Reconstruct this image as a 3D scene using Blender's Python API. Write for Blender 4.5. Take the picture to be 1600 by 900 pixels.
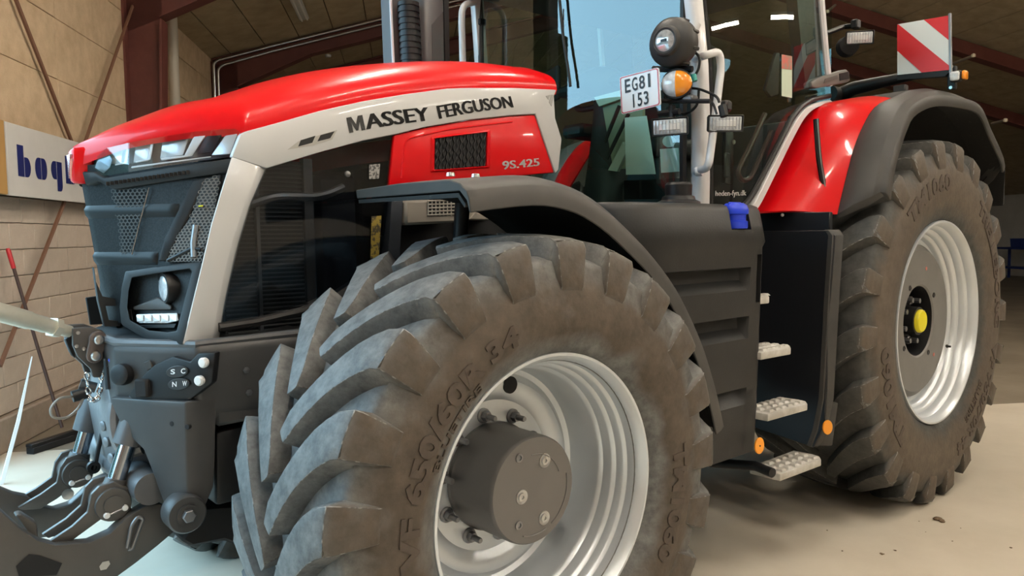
import bpy, bmesh, math, random
import numpy as np
from mathutils import Vector, Matrix
random.seed(7); rng = np.random.default_rng(7)
scene = bpy.context.scene
col = scene.collection
for o in list(bpy.data.objects): bpy.data.objects.remove(o)

# ------------------------------------------------------------------ camera (recovered from the wheel rims)
CX, CY, CZ, YAW, PIT, ROL, FPX = -1.618, -2.977, 1.575, .705, -.070, -.013, 1194.4
V = lambda *a: np.array(a, float)
fw = V(math.sin(YAW)*math.cos(PIT), math.cos(YAW)*math.cos(PIT), math.sin(PIT))
_r = V(math.cos(YAW), -math.sin(YAW), 0); _u = np.cross(_r, fw)
rt = _r*math.cos(ROL)+_u*math.sin(ROL); up = -_r*math.sin(ROL)+_u*math.cos(ROL)
CAM = V(CX, CY, CZ)
cd = bpy.data.cameras.new('camera'); cam = bpy.data.objects.new('camera', cd); col.objects.link(cam)
cd.sensor_fit = 'HORIZONTAL'; cd.sensor_width = 36; cd.lens = 36*FPX/1600; cd.clip_start = .02; cd.clip_end = 300
cam.matrix_world = Matrix(((rt[0], up[0], -fw[0], CX), (rt[1], up[1], -fw[1], CY), (rt[2], up[2], -fw[2], CZ), (0, 0, 0, 1)))
scene.camera = cam

# hall frame: A runs along the block wall, B runs from that wall across the hall
TH = .564
HA = V(math.sin(TH), math.cos(TH), 0); HB = V(math.cos(TH), -math.sin(TH), 0); W0 = V(-.573, 4.299, 0)
def hp(a, b, z=0): return W0+HA*a+HB*b+V(0, 0, z)

# ------------------------------------------------------------------ exposure, sky, daylight through the gate
vs = scene.view_settings
vs.view_transform = 'Standard'; vs.look = 'None'; vs.gamma = 1; vs.use_curve_mapping = False; vs.exposure = 0.0
w = bpy.data.worlds.new('overcast_sky'); scene.world = w; w.use_nodes = True
bg = w.node_tree.nodes['Background']; bg.inputs[0].default_value = (.46, .78, 1, 1); bg.inputs[1].default_value = 8.0
GATE = (-6.2, -1.12, 4.2)      # the open gate in the block wall: from a, to a, height
_pl = bpy.data.lights.new('gate_portal', 'AREA'); _pl.shape = 'RECTANGLE'; _pl.size = GATE[1]-GATE[0]; _pl.size_y = GATE[2]; _pl.cycles.is_portal = True
_po = bpy.data.objects.new('gate_portal', _pl); col.objects.link(_po); _po.location = hp(.5*(GATE[0]+GATE[1]), -.12, GATE[2]/2)
_po.rotation_euler = Vector(HB).to_track_quat('-Z', 'Y').to_euler()      # guides the sky's light through the gate
TUBE = 222.0                    # radiance of the fluorescent tubes
scene.cycles.use_denoising = True; scene.cycles.sample_clamp_indirect = 6
scene.cycles.max_bounces = 7; scene.cycles.diffuse_bounces = 3; scene.cycles.glossy_bounces = 4; scene.cycles.transparent_max_bounces = 12
scene.cycles.caustics_reflective = False; scene.cycles.caustics_refractive = False

# ------------------------------------------------------------------ picking: a pixel gives a direction, a plane the distance
def ray(px, py): return fw+rt*(px-800)/FPX-up*(py-450)/FPX
def at(px, py, **k):
    (a, v), = k.items(); i = 'xyz'.index(a); d = ray(px, py); return CAM+d*((v-CAM[i])/d[i])
def planep(px, py, p0, n): d = ray(px, py); return CAM+d*(((V(*p0)-CAM)@n)/(d@n))
S0 = V(-.65, -.43, 0); _sd = V(1.45, -.07, 0)/np.linalg.norm(V(1.45, -.07, 0)); SN = V(_sd[1], -_sd[0], 0)   # bonnet side plane
def sidep(px, py, off=0): return planep(px, py, S0+SN*off, SN)
def nosex(y, z):
    x0 = -.98-.12*(z-1.3); x1 = -.83+.29*(z-1.24); return x0+(x1-x0)*min(abs(y)/.42, 1.3)**1.2
def nose(px, py, off=0):
    d = ray(px, py); f = lambda t: (CAM+d*t)[0]-nosex((CAM+d*t)[1], (CAM+d*t)[2])+off
    ts = np.linspace(1.8, 4.4, 300); vals = [f(t) for t in ts]
    for i in range(299):
        if vals[i] < 0 <= vals[i+1]:
            a, b = ts[i], ts[i+1]
            for _ in range(30):
                m = (a+b)/2
                if f(m) < 0: a = m
                else: b = m
            return CAM+d*a
    return CAM+d*ts[int(np.argmin(np.abs(vals)))]

# ------------------------------------------------------------------ materials
MATS = {}
def mat(name, c, rough=.5, metal=0, c2=None, scale=8, bump=0, bscale=60, coat=0, spec=.5, detail=4, ramp=(.35, .65), stretch=None, emit=None, estr=0):
    if name in MATS: return MATS[name]
    m = bpy.data.materials.new(name); m.use_nodes = True; nt = m.node_tree; p = nt.nodes['Principled BSDF']
    p.inputs['Base Color'].default_value = (*c, 1); p.inputs['Roughness'].default_value = rough; p.inputs['Metallic'].default_value = metal
    p.inputs['Coat Weight'].default_value = coat; p.inputs['Coat Roughness'].default_value = .06; p.inputs['Specular IOR Level'].default_value = spec
    if c2 is not None or bump:
        tc = nt.nodes.new('ShaderNodeTexCoord'); mp = nt.nodes.new('ShaderNodeMapping'); nt.links.new(tc.outputs['Object'], mp.inputs[0])
        if stretch: mp.inputs['Scale'].default_value = stretch
    if c2 is not None:
        nz = nt.nodes.new('ShaderNodeTexNoise'); nz.inputs['Scale'].default_value = scale; nz.inputs['Detail'].default_value = detail
        nz.inputs['Roughness'].default_value = .62
        rp = nt.nodes.new('ShaderNodeValToRGB'); rp.color_ramp.elements[0].position = ramp[0]; rp.color_ramp.elements[1].position = ramp[1]
        rp.color_ramp.elements[0].color = (*c, 1); rp.color_ramp.elements[1].color = (*c2, 1)
        nt.links.new(mp.outputs[0], nz.inputs['Vector']); nt.links.new(nz.outputs[0], rp.inputs[0]); nt.links.new(rp.outputs[0], p.inputs['Base Color'])
    if bump:
        nb = nt.nodes.new('ShaderNodeTexNoise'); nb.inputs['Scale'].default_value = bscale; nb.inputs['Detail'].default_value = 5
        bn = nt.nodes.new('ShaderNodeBump'); bn.inputs['Strength'].default_value = bump; bn.inputs['Distance'].default_value = .01
        nt.links.new(mp.outputs[0], nb.inputs['Vector']); nt.links.new(nb.outputs[0], bn.inputs['Height']); nt.links.new(bn.outputs[0], p.inputs['Normal'])
    if emit: p.inputs['Emission Color'].default_value = (*emit, 1); p.inputs['Emission Strength'].default_value = estr
    MATS[name] = m; return m
def glass(name, tint, refl=.0, rough=0.0, ior=1.5, gloss=(1, 1, 1)):
    if name in MATS: return MATS[name]
    m = bpy.data.materials.new(name); m.use_nodes = True; nt = m.node_tree; nt.nodes.clear()
    out = nt.nodes.new('ShaderNodeOutputMaterial'); t = nt.nodes.new('ShaderNodeBsdfTransparent'); t.inputs[0].default_value = (*tint, 1)
    g = nt.nodes.new('ShaderNodeBsdfGlossy'); g.inputs['Roughness'].default_value = rough; g.inputs['Color'].default_value = (*gloss, 1)
    fr = nt.nodes.new('ShaderNodeFresnel'); ge = nt.nodes.new('ShaderNodeNewGeometry'); ma = nt.nodes.new('ShaderNodeMath'); ma.operation = 'MULTIPLY_ADD'; ma.inputs[1].default_value = 1/ior-ior; ma.inputs[2].default_value = ior
    nt.links.new(ge.outputs['Backfacing'], ma.inputs[0]); nt.links.new(ma.outputs[0], fr.inputs[0]);      # a thin pane reflects alike from both faces
    ad = nt.nodes.new('ShaderNodeMath'); ad.inputs[1].default_value = refl
    mx = nt.nodes.new('ShaderNodeMixShader'); nt.links.new(fr.outputs[0], ad.inputs[0]); nt.links.new(ad.outputs[0], mx.inputs[0])
    nt.links.new(t.outputs[0], mx.inputs[1]); nt.links.new(g.outputs[0], mx.inputs[2]); nt.links.new(mx.outputs[0], out.inputs[0])
    MATS[name] = m; return m

RED = mat('red_paint', (.70, .002, .006), .30, coat=.35, spec=.25)
SILVER_STRIPE = mat('stripe_paint', (.56, .56, .56), .38, coat=.3)
WHITE = mat('white_paint', (.74, .74, .76), .35, coat=.3)
PLASTIC = mat('dark_plastic', (.042, .042, .042), .52, c2=(.060, .058, .056), scale=5, spec=.32)
FENDER = mat('fender_plastic', (.044, .043, .042), .5, c2=(.062, .059, .056), scale=3, spec=.32)
BLACK = mat('black_plastic', (.009, .009, .010), .45, spec=.35)
BLACKROUGH = mat('black_matt', (.006, .006, .007), .8)
DUSTYBLACK = mat('dusty_black', (.007, .007, .007), .75, c2=(.10, .095, .085), scale=38, detail=8, ramp=(.62, .80))
CAST = mat('cast_grey', (.085, .088, .094), .42, c2=(.11, .113, .12), scale=6, metal=.2, bump=.05, bscale=90)
GREYPAINT = mat('dark_grey_paint', (.046, .047, .049), .4, c2=(.057, .057, .058), scale=4, spec=.38)
HUBGREY = mat('hub_grey', (.16, .155, .152), .42, metal=.55, c2=(.175, .168, .165), scale=3)
DISCGREY = mat('disc_grey', (.15, .145, .14), .5, c2=(.17, .165, .158), scale=6)
RIM = mat('rim_silver', (.68, .72, .76), .32, metal=.45, c2=(.72, .76, .80), scale=4)
STEEL = mat('steel', (.55, .55, .55), .28, metal=1)
CHROME = mat('chrome', (.85, .86, .87), .08, metal=1)
ZINC = mat('zinc_yellow', (.62, .60, .50), .30, metal=.35, c2=(.68, .66, .57), scale=12)
DARKSTEEL = mat('dark_steel', (.24, .24, .25), .35, metal=.8)
ALU = mat('step_aluminium', (.60, .585, .55), .55, metal=.25, c2=(.42, .40, .36), scale=14)
YELLOW = mat('yellow_cap', (.80, .70, .01), .4)
BLUE = mat('blue_cap', (.012, .045, .60), .35)
ORANGE = mat('orange_reflector', (.95, .34, .01), .3, coat=.5)
AMBER = mat('amber_lens', (.85, .28, .02), .15, coat=.6)
CLEARLENS = mat('clear_lens', (.68, .70, .72), .12, coat=.8, c2=(.45, .47, .5), scale=40)
SATIN = mat('satin_reflector', (.80, .80, .80), .25, metal=.35)
GLASS = glass('cab_glass', (.66, .78, .73), .012)
WSGLASS = glass('windscreen_glass', (.60, .82, .78), .04, gloss=(.86, .97, 1))
DARKGLASS = glass('side_screen', (.62, .64, .66), .0, .04)
COVER = glass('lamp_cover', (.93, .95, .97), .03)
PRINT = mat('black_print', (.012, .012, .013), .5)
WPRINT = mat('white_print', (.8, .8, .8), .5)

# rubber: grey tread, brown dust on the sidewall (by the distance from the tyre's centre plane)
def rubber(name, half, t0=(.070, .071, .071), t1=(.21, .21, .205), s0=(.046, .035, .026), s1=(.105, .081, .061)):
    m = bpy.data.materials.new(name); m.use_nodes = True; nt = m.node_tree; p = nt.nodes['Principled BSDF']
    p.inputs['Roughness'].default_value = .62; p.inputs['Specular IOR Level'].default_value = .45
    tc = nt.nodes.new('ShaderNodeTexCoord'); sp = nt.nodes.new('ShaderNodeSeparateXYZ'); nt.links.new(tc.outputs['Object'], sp.inputs[0])
    ab = nt.nodes.new('ShaderNodeMath'); ab.operation = 'ABSOLUTE'; nt.links.new(sp.outputs[1], ab.inputs[0])
    nz = nt.nodes.new('ShaderNodeTexNoise'); nz.inputs['Scale'].default_value = 9; nz.inputs['Detail'].default_value = 6; nt.links.new(tc.outputs['Object'], nz.inputs['Vector'])
    ml = nt.nodes.new('ShaderNodeMath'); ml.operation = 'MULTIPLY_ADD'; ml.inputs[1].default_value = .05; nt.links.new(nz.outputs[0], ml.inputs[0]); nt.links.new(ab.outputs[0], ml.inputs[2])
    mr = nt.nodes.new('ShaderNodeMapRange'); mr.inputs['From Min'].default_value = half-.012+.025; mr.inputs['From Max'].default_value = half+.012+.025; nt.links.new(ml.outputs[0], mr.inputs['Value'])
    def ramp(c1, c2, sc, lo, hi):
        n = nt.nodes.new('ShaderNodeTexNoise'); n.inputs['Scale'].default_value = sc; n.inputs['Detail'].default_value = 9; n.inputs['Roughness'].default_value = .7
        nt.links.new(tc.outputs['Object'], n.inputs['Vector']); r = nt.nodes.new('ShaderNodeValToRGB'); r.color_ramp.elements[0].position = lo; r.color_ramp.elements[1].position = hi
        r.color_ramp.elements[0].color = (*c1, 1); r.color_ramp.elements[1].color = (*c2, 1); nt.links.new(n.outputs[0], r.inputs[0]); return r
    a = ramp(t0, t1, 16, .36, .76); b = ramp(s0, s1, 14, .3, .74)
    mx = nt.nodes.new('ShaderNodeMix'); mx.data_type = 'RGBA'; nt.links.new(mr.outputs[0], mx.inputs[0]); nt.links.new(a.outputs[0], mx.inputs[6]); nt.links.new(b.outputs[0], mx.inputs[7])
    nt.links.new(mx.outputs[2], p.inputs['Base Color'])
    n2 = nt.nodes.new('ShaderNodeTexNoise'); n2.inputs['Scale'].default_value = 45; n2.inputs['Detail'].default_value = 8; nt.links.new(tc.outputs['Object'], n2.inputs['Vector'])
    bn = nt.nodes.new('ShaderNodeBump'); bn.inputs['Strength'].default_value = .22; bn.inputs['Distance'].default_value = .01; nt.links.new(n2.outputs[0], bn.inputs['Height']); nt.links.new(bn.outputs[0], p.inputs['Normal'])
    return m

# ------------------------------------------------------------------ mesh helpers
class G:
    def __init__(s): s.v = []; s.f = []
    def add(s, vs, fs):
        n = len(s.v); s.v += [tuple(map(float, p)) for p in vs]; s.f += [tuple(i+n for i in f) for f in fs]; return s
    def box(s, c, size, ax=None):
        c = V(*c); ax = ax or (V(1, 0, 0), V(0, 1, 0), V(0, 0, 1)); hx, hy, hz = [d/2 for d in size]
        vs = [c+ax[0]*i*hx+ax[1]*j*hy+ax[2]*k*hz for i in (-1, 1) for j in (-1, 1) for k in (-1, 1)]
        return s.add(vs, [(0, 1, 3, 2), (4, 6, 7, 5), (0, 4, 5, 1), (2, 3, 7, 6), (0, 2, 6, 4), (1, 5, 7, 3)])
    def prism(s, pts, vec):
        n = len(pts); vec = V(*vec); vs = [V(*p) for p in pts]+[V(*p)+vec for p in pts]
        return s.add(vs, [tuple(range(n))[::-1], tuple(range(n, 2*n))]+[(i, (i+1) % n, n+(i+1) % n, n+i) for i in range(n)])
    def loft(s, rings, closed=True, caps=True, loop=False):
        n = len(rings[0]); vs = [p for r in rings for p in r]; fs = []; m = len(rings)
        for i in range(m if loop else m-1):
            for j in range(n if closed else n-1):
                a, b = i*n+j, i*n+(j+1) % n; k = ((i+1) % m)*n
                fs.append((a, b, k+(j+1) % n, k+j))
        if caps and closed and not loop: fs += [tuple(range(n))[::-1], tuple(range((m-1)*n, m*n))]
        return s.add(vs, fs)
    def tube(s, path, r, n=10, caps=True):
        path = [V(*p) for p in path]; rr = r if hasattr(r, '__len__') else [r]*len(path); rings = []; prev = None
        for i, p in enumerate(path):
            t = path[min(i+1, len(path)-1)]-path[max(i-1, 0)]; t /= np.linalg.norm(t)+1e-12
            if prev is None: a = np.cross(t, V(0, 0, 1) if abs(t[2]) < .9 else V(1, 0, 0))
            else: a = prev-t*(prev@t)
            a /= np.linalg.norm(a); prev = a; b = np.cross(t, a)
            rings.append([p+rr[i]*(a*math.cos(2*math.pi*k/n)+b*math.sin(2*math.pi*k/n)) for k in range(n)])
        return s.loft(rings, True, caps)
    def lathe(s, prof, c=(0, 0, 0), axis=(0, -1, 0), n=48, caps=True):
        # prof: (radius, height along axis)
        ax = V(*axis)/np.linalg.norm(axis); a = np.cross(ax, V(0, 0, 1) if abs(ax[2]) < .9 else V(1, 0, 0)); a /= np.linalg.norm(a); b = np.cross(ax, a); c = V(*c)
        rings = [[c+ax*h+r*(a*math.cos(2*math.pi*k/n)+b*math.sin(2*math.pi*k/n)) for k in range(n)] for r, h in prof]
        return s.loft(rings, True, caps)
    def grid(s, P):
        m, n = len(P), len(P[0]); return s.add([p for r in P for p in r], [(i*n+j, i*n+j+1, (i+1)*n+j+1, (i+1)*n+j) for i in range(m-1) for j in range(n-1)])
    def mirror(s):
        n = len(s.v); s.v += [(x, -y, z) for x, y, z in s.v]; s.f += [tuple(i+n for i in f)[::-1] for f in s.f]; return s
def mesh(name, g, m, bevel=0, smooth=40, solid=0, tri=False, seg=1, weld=True, edgemat=None):
    bm = bmesh.new(); vs = [bm.verts.new(p) for p in g.v]
    for f in g.f:
        try: bm.faces.new([vs[i] for i in f])
        except ValueError: pass
    if weld: bmesh.ops.remove_doubles(bm, verts=bm.verts, dist=1e-5)
    bmesh.ops.recalc_face_normals(bm, faces=bm.faces)
    if solid: bmesh.ops.solidify(bm, geom=bm.faces[:], thickness=solid)
    if bevel:
        es = [e for e in bm.edges if len(e.link_faces) == 2 and e.calc_face_angle(0) > math.radians(28)]
        bmesh.ops.bevel(bm, geom=es, offset=bevel, segments=seg, profile=.5, affect='EDGES', clamp_overlap=True, material=1 if edgemat else -1)
    bmesh.ops.triangulate(bm, faces=[f for f in bm.faces if len(f.verts) > 4])
    me = bpy.data.meshes.new(name); bm.to_mesh(me); bm.free(); me.materials.append(m)
    if edgemat: me.materials.append(edgemat)
    if smooth: me.shade_smooth(); me.set_sharp_from_angle(angle=math.radians(smooth))
    return me
def obj(name, g, m, parent=None, bevel=0, smooth=40, loc=None, label=None, cat=None, group=None, kind=None, **k):
    me = g if isinstance(g, bpy.types.Mesh) else mesh(name, g, m, bevel, smooth, **k)
    o = bpy.data.objects.new(name, me); col.objects.link(o)
    if loc is not None: o.location = loc
    if parent is not None: o.parent = parent
    tag(o, label, cat, group, kind); return o
def tag(o, label=None, cat=None, group=None, kind=None):
    for key, val in (('label', label), ('category', cat), ('group', group), ('kind', kind)):
        if val: o[key] = val
    return o
def empty(name, loc, label=None, cat=None, group=None, kind=None):
    o = bpy.data.objects.new(name, None); col.objects.link(o); o.location = loc; o.empty_display_size = .2; return tag(o, label, cat, group, kind)
def rel(o, parent):      # world-placed part under a parent that has its own location
    o.parent = parent; o.matrix_parent_inverse = Matrix.Translation(-Vector(parent.location)); return o
def arc(c, r, a0, a1, n, u, v): return [V(*c)+r*(math.cos(a0+(a1-a0)*i/n)*V(*u)+math.sin(a0+(a1-a0)*i/n)*V(*v)) for i in range(n+1)]
def smoothpath(pts, n=8):
    pts = [V(*p) for p in pts]; out = []
    for i in range(len(pts)-1):
        p0, p1, p2, p3 = pts[max(i-1, 0)], pts[i], pts[i+1], pts[min(i+2, len(pts)-1)]
        for k in range(n):
            t = k/n; out.append(.5*((2*p1)+(-p0+p2)*t+(2*p0-5*p1+4*p2-p3)*t*t+(-p0+3*p1-3*p2+p3)*t**3))
    return out+[pts[-1]]
def fillet(pts, r, n=5):
    pts = [V(*p) for p in pts]; out = [pts[0]]
    for i in range(1, len(pts)-1):
        a, b, c = pts[i-1], pts[i], pts[i+1]; u = (a-b)/np.linalg.norm(a-b); w_ = (c-b)/np.linalg.norm(c-b); rr = min(r, np.linalg.norm(a-b)*.48, np.linalg.norm(c-b)*.48)
        p, q = b+u*rr, b+w_*rr
        for k in range(n+1): t = k/n; out.append((1-t)**2*p+2*t*(1-t)*b+t*t*q)
    return out+[pts[-1]]
_txt = {}
def text_geo(s, bold=0.0, depth=0.0, spacing=1.0):
    key = (s, bold, depth, spacing)
    if key not in _txt:
        cu = bpy.data.curves.new('t', 'FONT'); cu.body = s; cu.size = 1; cu.offset = bold; cu.extrude = depth; cu.space_character = spacing; cu.resolution_u = 3
        o = bpy.data.objects.new('t', cu); col.objects.link(o); dg = bpy.context.evaluated_depsgraph_get(); dg.update()
        me = bpy.data.meshes.new_from_object(o.evaluated_get(dg)); vs = [tuple(v.co) for v in me.vertices]; fs = [tuple(p.vertices) for p in me.polygons]
        bpy.data.objects.remove(o); bpy.data.curves.remove(cu); bpy.data.meshes.remove(me)
        x0 = min(v[0] for v in vs); x1 = max(v[0] for v in vs); y0 = min(v[1] for v in vs); y1 = max(v[1] for v in vs)
        _txt[key] = ([((x-x0)/(x1-x0), (y-y0)/(y1-y0), z) for x, y, z in vs], fs, (x1-x0)/(y1-y0))
    return _txt[key]
def text_map(g, s, fn, bold=0, depth=0, spacing=1.0):      # fn(u, v, z) with u, v in 0..1
    vs, fs, asp = text_geo(s, bold, depth, spacing); return g.add([fn(*p) for p in vs], fs)
def text_flat(g, s, p0, p1, upv, h, n, bold=0, lift=.002, spacing=1.0):
    p0, p1, upv, n = V(*p0), V(*p1), V(*upv), V(*n)
    return text_map(g, s, lambda u, v, z: p0+(p1-p0)*u+upv*h*v+n*lift, bold, 0, spacing)
def islands(g):      # split a mesh into its connected pieces
    par = list(range(len(g.v)))
    def find(i):
        while par[i] != i: par[i] = par[par[i]]; i = par[i]
        return i
    key = {}
    for i, p in enumerate(g.v): kk = tuple(round(float(x), 5) for x in p); key.setdefault(kk, i); par[find(i)] = find(key[kk])
    for f in g.f:
        for i in f[1:]: par[find(i)] = find(f[0])
    out = {}
    for f in g.f: out.setdefault(find(f[0]), []).append(f)
    res = []
    for fs in out.values():
        ids = sorted({i for f in fs for i in f}); mp = {i: k for k, i in enumerate(ids)}; q = G(); q.v = [g.v[i] for i in ids]; q.f = [tuple(mp[i] for i in f) for f in fs]; res.append(q)
    return res
def letters(s, fn, d, m, parent, name='letter', spacing=1.0):      # one object per letter, in a heavy face
    for il in islands(text_map(G(), s, lambda u, v, z: (u, v, 0), .004, 0, spacing)):
        q = G(); x0, x1 = min(p[0] for p in il.v), max(p[0] for p in il.v)
        if s == 'MASSEY' and x0 < .01:      # block M
            q.add([fn(x0+(x1-x0)*u, v, 0) for u, v in ((0, 0), (0, 1), (.30, 1), (.5, .48), (.70, 1), (1, 1), (1, 0), (.75, 0), (.75, .58), (.57, .06), (.43, .06), (.25, .58), (.25, 0))], [tuple(range(13))]); obj(name, q, m, parent, smooth=0); continue
        for k in (-1, -.5, 0, .5, 1): q.add([fn(u+k*d, v, 0) for u, v, z in il.v], il.f)
        obj(name, q, m, parent, smooth=0)
def text_heavy(g, s, fn, d=.006, spacing=1.0):      # a heavy face: the same outline laid side by side
    for k in (-1, -.5, 0, .5, 1): text_map(g, s, lambda u, v, z: fn(u+k*d, v, z), .004, 0, spacing)
    return g

# ================================================================== THE HALL
HAX = (HA, HB, V(0, 0, 1))
def hbox(g, a0, a1, b0, b1, z0, z1): return g.box(hp((a0+a1)/2, (b0+b1)/2, (z0+z1)/2), (a1-a0, b1-b0, z1-z0), HAX)
BW = 23.0; AMIN, AMAX = -13.0, 19.0; RIDGE = 7.8
def roofz(b): return 4.47+.269*b if b < RIDGE else 4.47+.269*RIDGE-.257*(b-RIDGE)
BLOCK = mat('painted_block', (.50, .41, .335), .8, c2=(.57, .475, .395), scale=7, bump=.25, bscale=70)
MORTAR = mat('mortar', (.45, .37, .30), .9)
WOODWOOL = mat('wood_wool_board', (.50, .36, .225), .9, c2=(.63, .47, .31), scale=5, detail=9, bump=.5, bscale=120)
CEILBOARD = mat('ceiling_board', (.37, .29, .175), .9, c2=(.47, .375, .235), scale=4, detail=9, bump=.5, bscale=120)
JOINT = mat('joint_backing', (.10, .07, .045), .9)  # dark brown backing seen in the gaps between ceiling boards
CONCRETE = mat('kerb_concrete', (.28, .225, .18), .85, c2=(.36, .29, .235), scale=6, bump=.2)
FLOORM = mat('painted_floor', (.62, .55, .45), .40, c2=(.70, .63, .525), scale=1.6, detail=9, bump=.03, bscale=30)
FLOORD = mat('bare_concrete_floor', (.20, .165, .125), .6, c2=(.28, .235, .18), scale=1.2, detail=9, bump=.08)
OXIDE = mat('oxide_red_steel', (.115, .032, .024), .55, c2=(.14, .042, .032), scale=5)
OFFWHITE = mat('off_white_wall', (.50, .47, .42), .8, c2=(.55, .52, .47), scale=3)

fl = obj('floor', hbox(G(), AMIN, -.62, -.0, BW, -.2, 0), FLOORM, smooth=0); tag(fl, 'pale beige painted workshop floor', None, None, 'structure')
obj('bare_concrete', hbox(G(), -.62, AMAX, -.0, BW, -.2, -.001), FLOORD, fl, smooth=0)
# left block wall with the open gate
wl = G(); hbox(wl, AMIN, GATE[0], -.30, -.03, -.2, 4.7); hbox(wl, GATE[1], AMAX, -.30, -.03, -.2, 4.7); hbox(wl, GATE[0], GATE[1], -.30, -.03, GATE[2], 4.7)
wl = obj('wall_left', wl, MORTAR, smooth=0); tag(wl, 'beige wall of painted blocks below and rough boards above', None, None, 'structure')
bmesh_block = {}
def wall_piece(name, a0, a1, z0, z1, m, t=.030, bev=.005):
    key = (name, round(a1-a0, 3), round(z1-z0, 3))
    if key not in bmesh_block: bmesh_block[key] = mesh(name, G().box((0, 0, 0), (a1-a0-.005, t, z1-z0-.005)), m, bev)
    o = bpy.data.objects.new(name, bmesh_block[key]); col.objects.link(o); o.location = hp((a0+a1)/2, -.03+t/2+random.uniform(-.002, .002), (z0+z1)/2)
    o.rotation_euler = (0, 0, math.atan2(HA[1], HA[0])); o.parent = wl; return o
BL, BH = .41, .207
for r in range(8):
    z0 = .265+r*BH; a = GATE[1]+(.5*BL if r % 2 else 0)
    if r % 2: wall_piece('block', GATE[1], GATE[1]+.5*BL, z0, z0+BH, BLOCK)
    while a < 3.3: wall_piece('block', a, a+BL, z0, z0+BH, BLOCK); a += BL
ZP = [1.925, 2.465, 3.0, 3.54, 4.08, 4.62]
for k in range(5):
    for a0, a1 in ((GATE[1], .70), (.70, 3.1), (3.1, 5.5), (5.5, 7.9), (7.9, 10.3)): wall_piece('board', a0, a1, ZP[k], ZP[k+1], WOODWOOL, .035, .004)
g = hbox(G(), GATE[1], 12, -.04, .05, 0, .26); bb = obj('baseboard_left', g, CONCRETE, bevel=.012); tag(bb, 'bare concrete kerb along the foot of the block wall', None, None, 'structure')
for nm, args, m, lb in (('wall_right', (AMIN, AMAX, BW-.02, BW+.2, -.1, 3.0), OFFWHITE, 'white panelled far side wall of the hall'),
                        ('wall_back', (AMAX-.1, AMAX+.2, -.5, BW+.2, -.1, 7), OFFWHITE, 'end wall of the hall behind the tractor'),
                        ('wall_front', (AMIN-.2, AMIN+.1, -.5, BW+.2, -.1, 7), OFFWHITE, 'end wall of the hall behind the viewer')):
    tag(obj(nm, hbox(G(), *args), m, smooth=0), lb, None, None, 'structure')
# roof of boards with open joints running along the wall
def roofstrip(g, b0, b1, lift, a0=AMIN, a1=AMAX, t=.03):
    P = [hp(a0, b0, roofz(b0)+lift), hp(a1, b0, roofz(b0)+lift), hp(a1, b1, roofz(b1-1e-6)+lift), hp(a0, b1, roofz(b1-1e-6)+lift)]; return g.prism(P, (0, 0, t))
g = G(); roofstrip(g, -.3, RIDGE, .035, t=.1); roofstrip(g, RIDGE, BW+.2, .035, t=.1)
ce = obj('ceiling', g, JOINT, smooth=0); tag(ce, 'brown pitched ceiling of rough boards with dark joints', None, None, 'structure')
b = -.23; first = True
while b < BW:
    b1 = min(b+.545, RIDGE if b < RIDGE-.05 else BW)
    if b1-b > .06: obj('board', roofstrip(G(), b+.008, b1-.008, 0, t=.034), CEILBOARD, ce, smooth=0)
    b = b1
# portal frames of oxide-red steel
def frame(a, label, full=True):
    f = empty('steel_frame', hp(a, .2, 0), label, None, None, 'structure'); hw = .11; parts = []
    def web(pts): return G().prism([hp(a-.008, b, z) for b, z in pts], HA*.016)
    parts.append(('column_web', web([(.03, 0), (.24, 0), (.40, 4.0), (.40, 4.4), (.03, 4.4)])))
    gq = G(); gq.prism([hp(a-hw, .005, 0), hp(a-hw, .03, 0), hp(a-hw, .03, 4.42), hp(a-hw, .005, 4.42)], HA*2*hw); parts.append(('column_flange', gq))
    gq = G(); gq.prism([hp(a-hw, .24, 0), hp(a-hw, .262, 0), hp(a-hw, .424, 4.0), hp(a-hw, .40, 4.0)], HA*2*hw); parts.append(('column_flange', gq))
    def low(b): return roofz(b)-.30-(.24*max(0, 1-(b-.35)/1.25) if b < 1.6 else 0)
    bs = [.03, .4, .8, 1.2, 1.6, 3, 5, RIDGE]
    parts.append(('rafter_web', web([(b, low(b)) for b in bs]+[(b, roofz(b)-.04) for b in bs[::-1]])))
    gq = G(); gq.loft([[hp(a-hw, b, low(b)), hp(a+hw, b, low(b)), hp(a+hw, b, low(b)-.022), hp(a-hw, b, low(b)-.022)] for b in bs[1:]]); parts.append(('rafter_flange', gq))
    gq = G(); gq.loft([[hp(a-hw, b, roofz(b)-.04), hp(a+hw, b, roofz(b)-.04), hp(a+hw, b, roofz(b)-.015), hp(a-hw, b, roofz(b)-.015)] for b in (.03, RIDGE)]); parts.append(('rafter_flange', gq))
    b2 = [RIDGE, 12, 17, BW-.1]
    parts.append(('rafter_web', web([(b, roofz(b)-.30) for b in b2]+[(b, roofz(b)-.04) for b in b2[::-1]])))
    gq = G(); gq.loft([[hp(a-hw, b, roofz(b)-.30), hp(a+hw, b, roofz(b)-.30), hp(a+hw, b, roofz(b)-.322), hp(a-hw, b, roofz(b)-.322)] for b in b2]); parts.append(('rafter_flange', gq))
    gq = G(); hbox(gq, a-hw, a+hw, BW-.3, BW-.02, 0, roofz(BW)-.2); parts.append(('column_flange', gq))
    for n, q in parts: rel(obj(n, q, OXIDE, smooth=0), f)
    return f
frame(2.50, 'dark red steel portal frame whose column rises beside the braced boards')
frame(6.50, 'dark red steel portal frame carrying the shiny conduit')
frame(9.15, 'dark red steel portal frame furthest behind the cab')
frame(-7.2, 'dark red steel portal frame beyond the open gate'); frame(-11.2, 'dark red steel portal frame by the front end wall')
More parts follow.
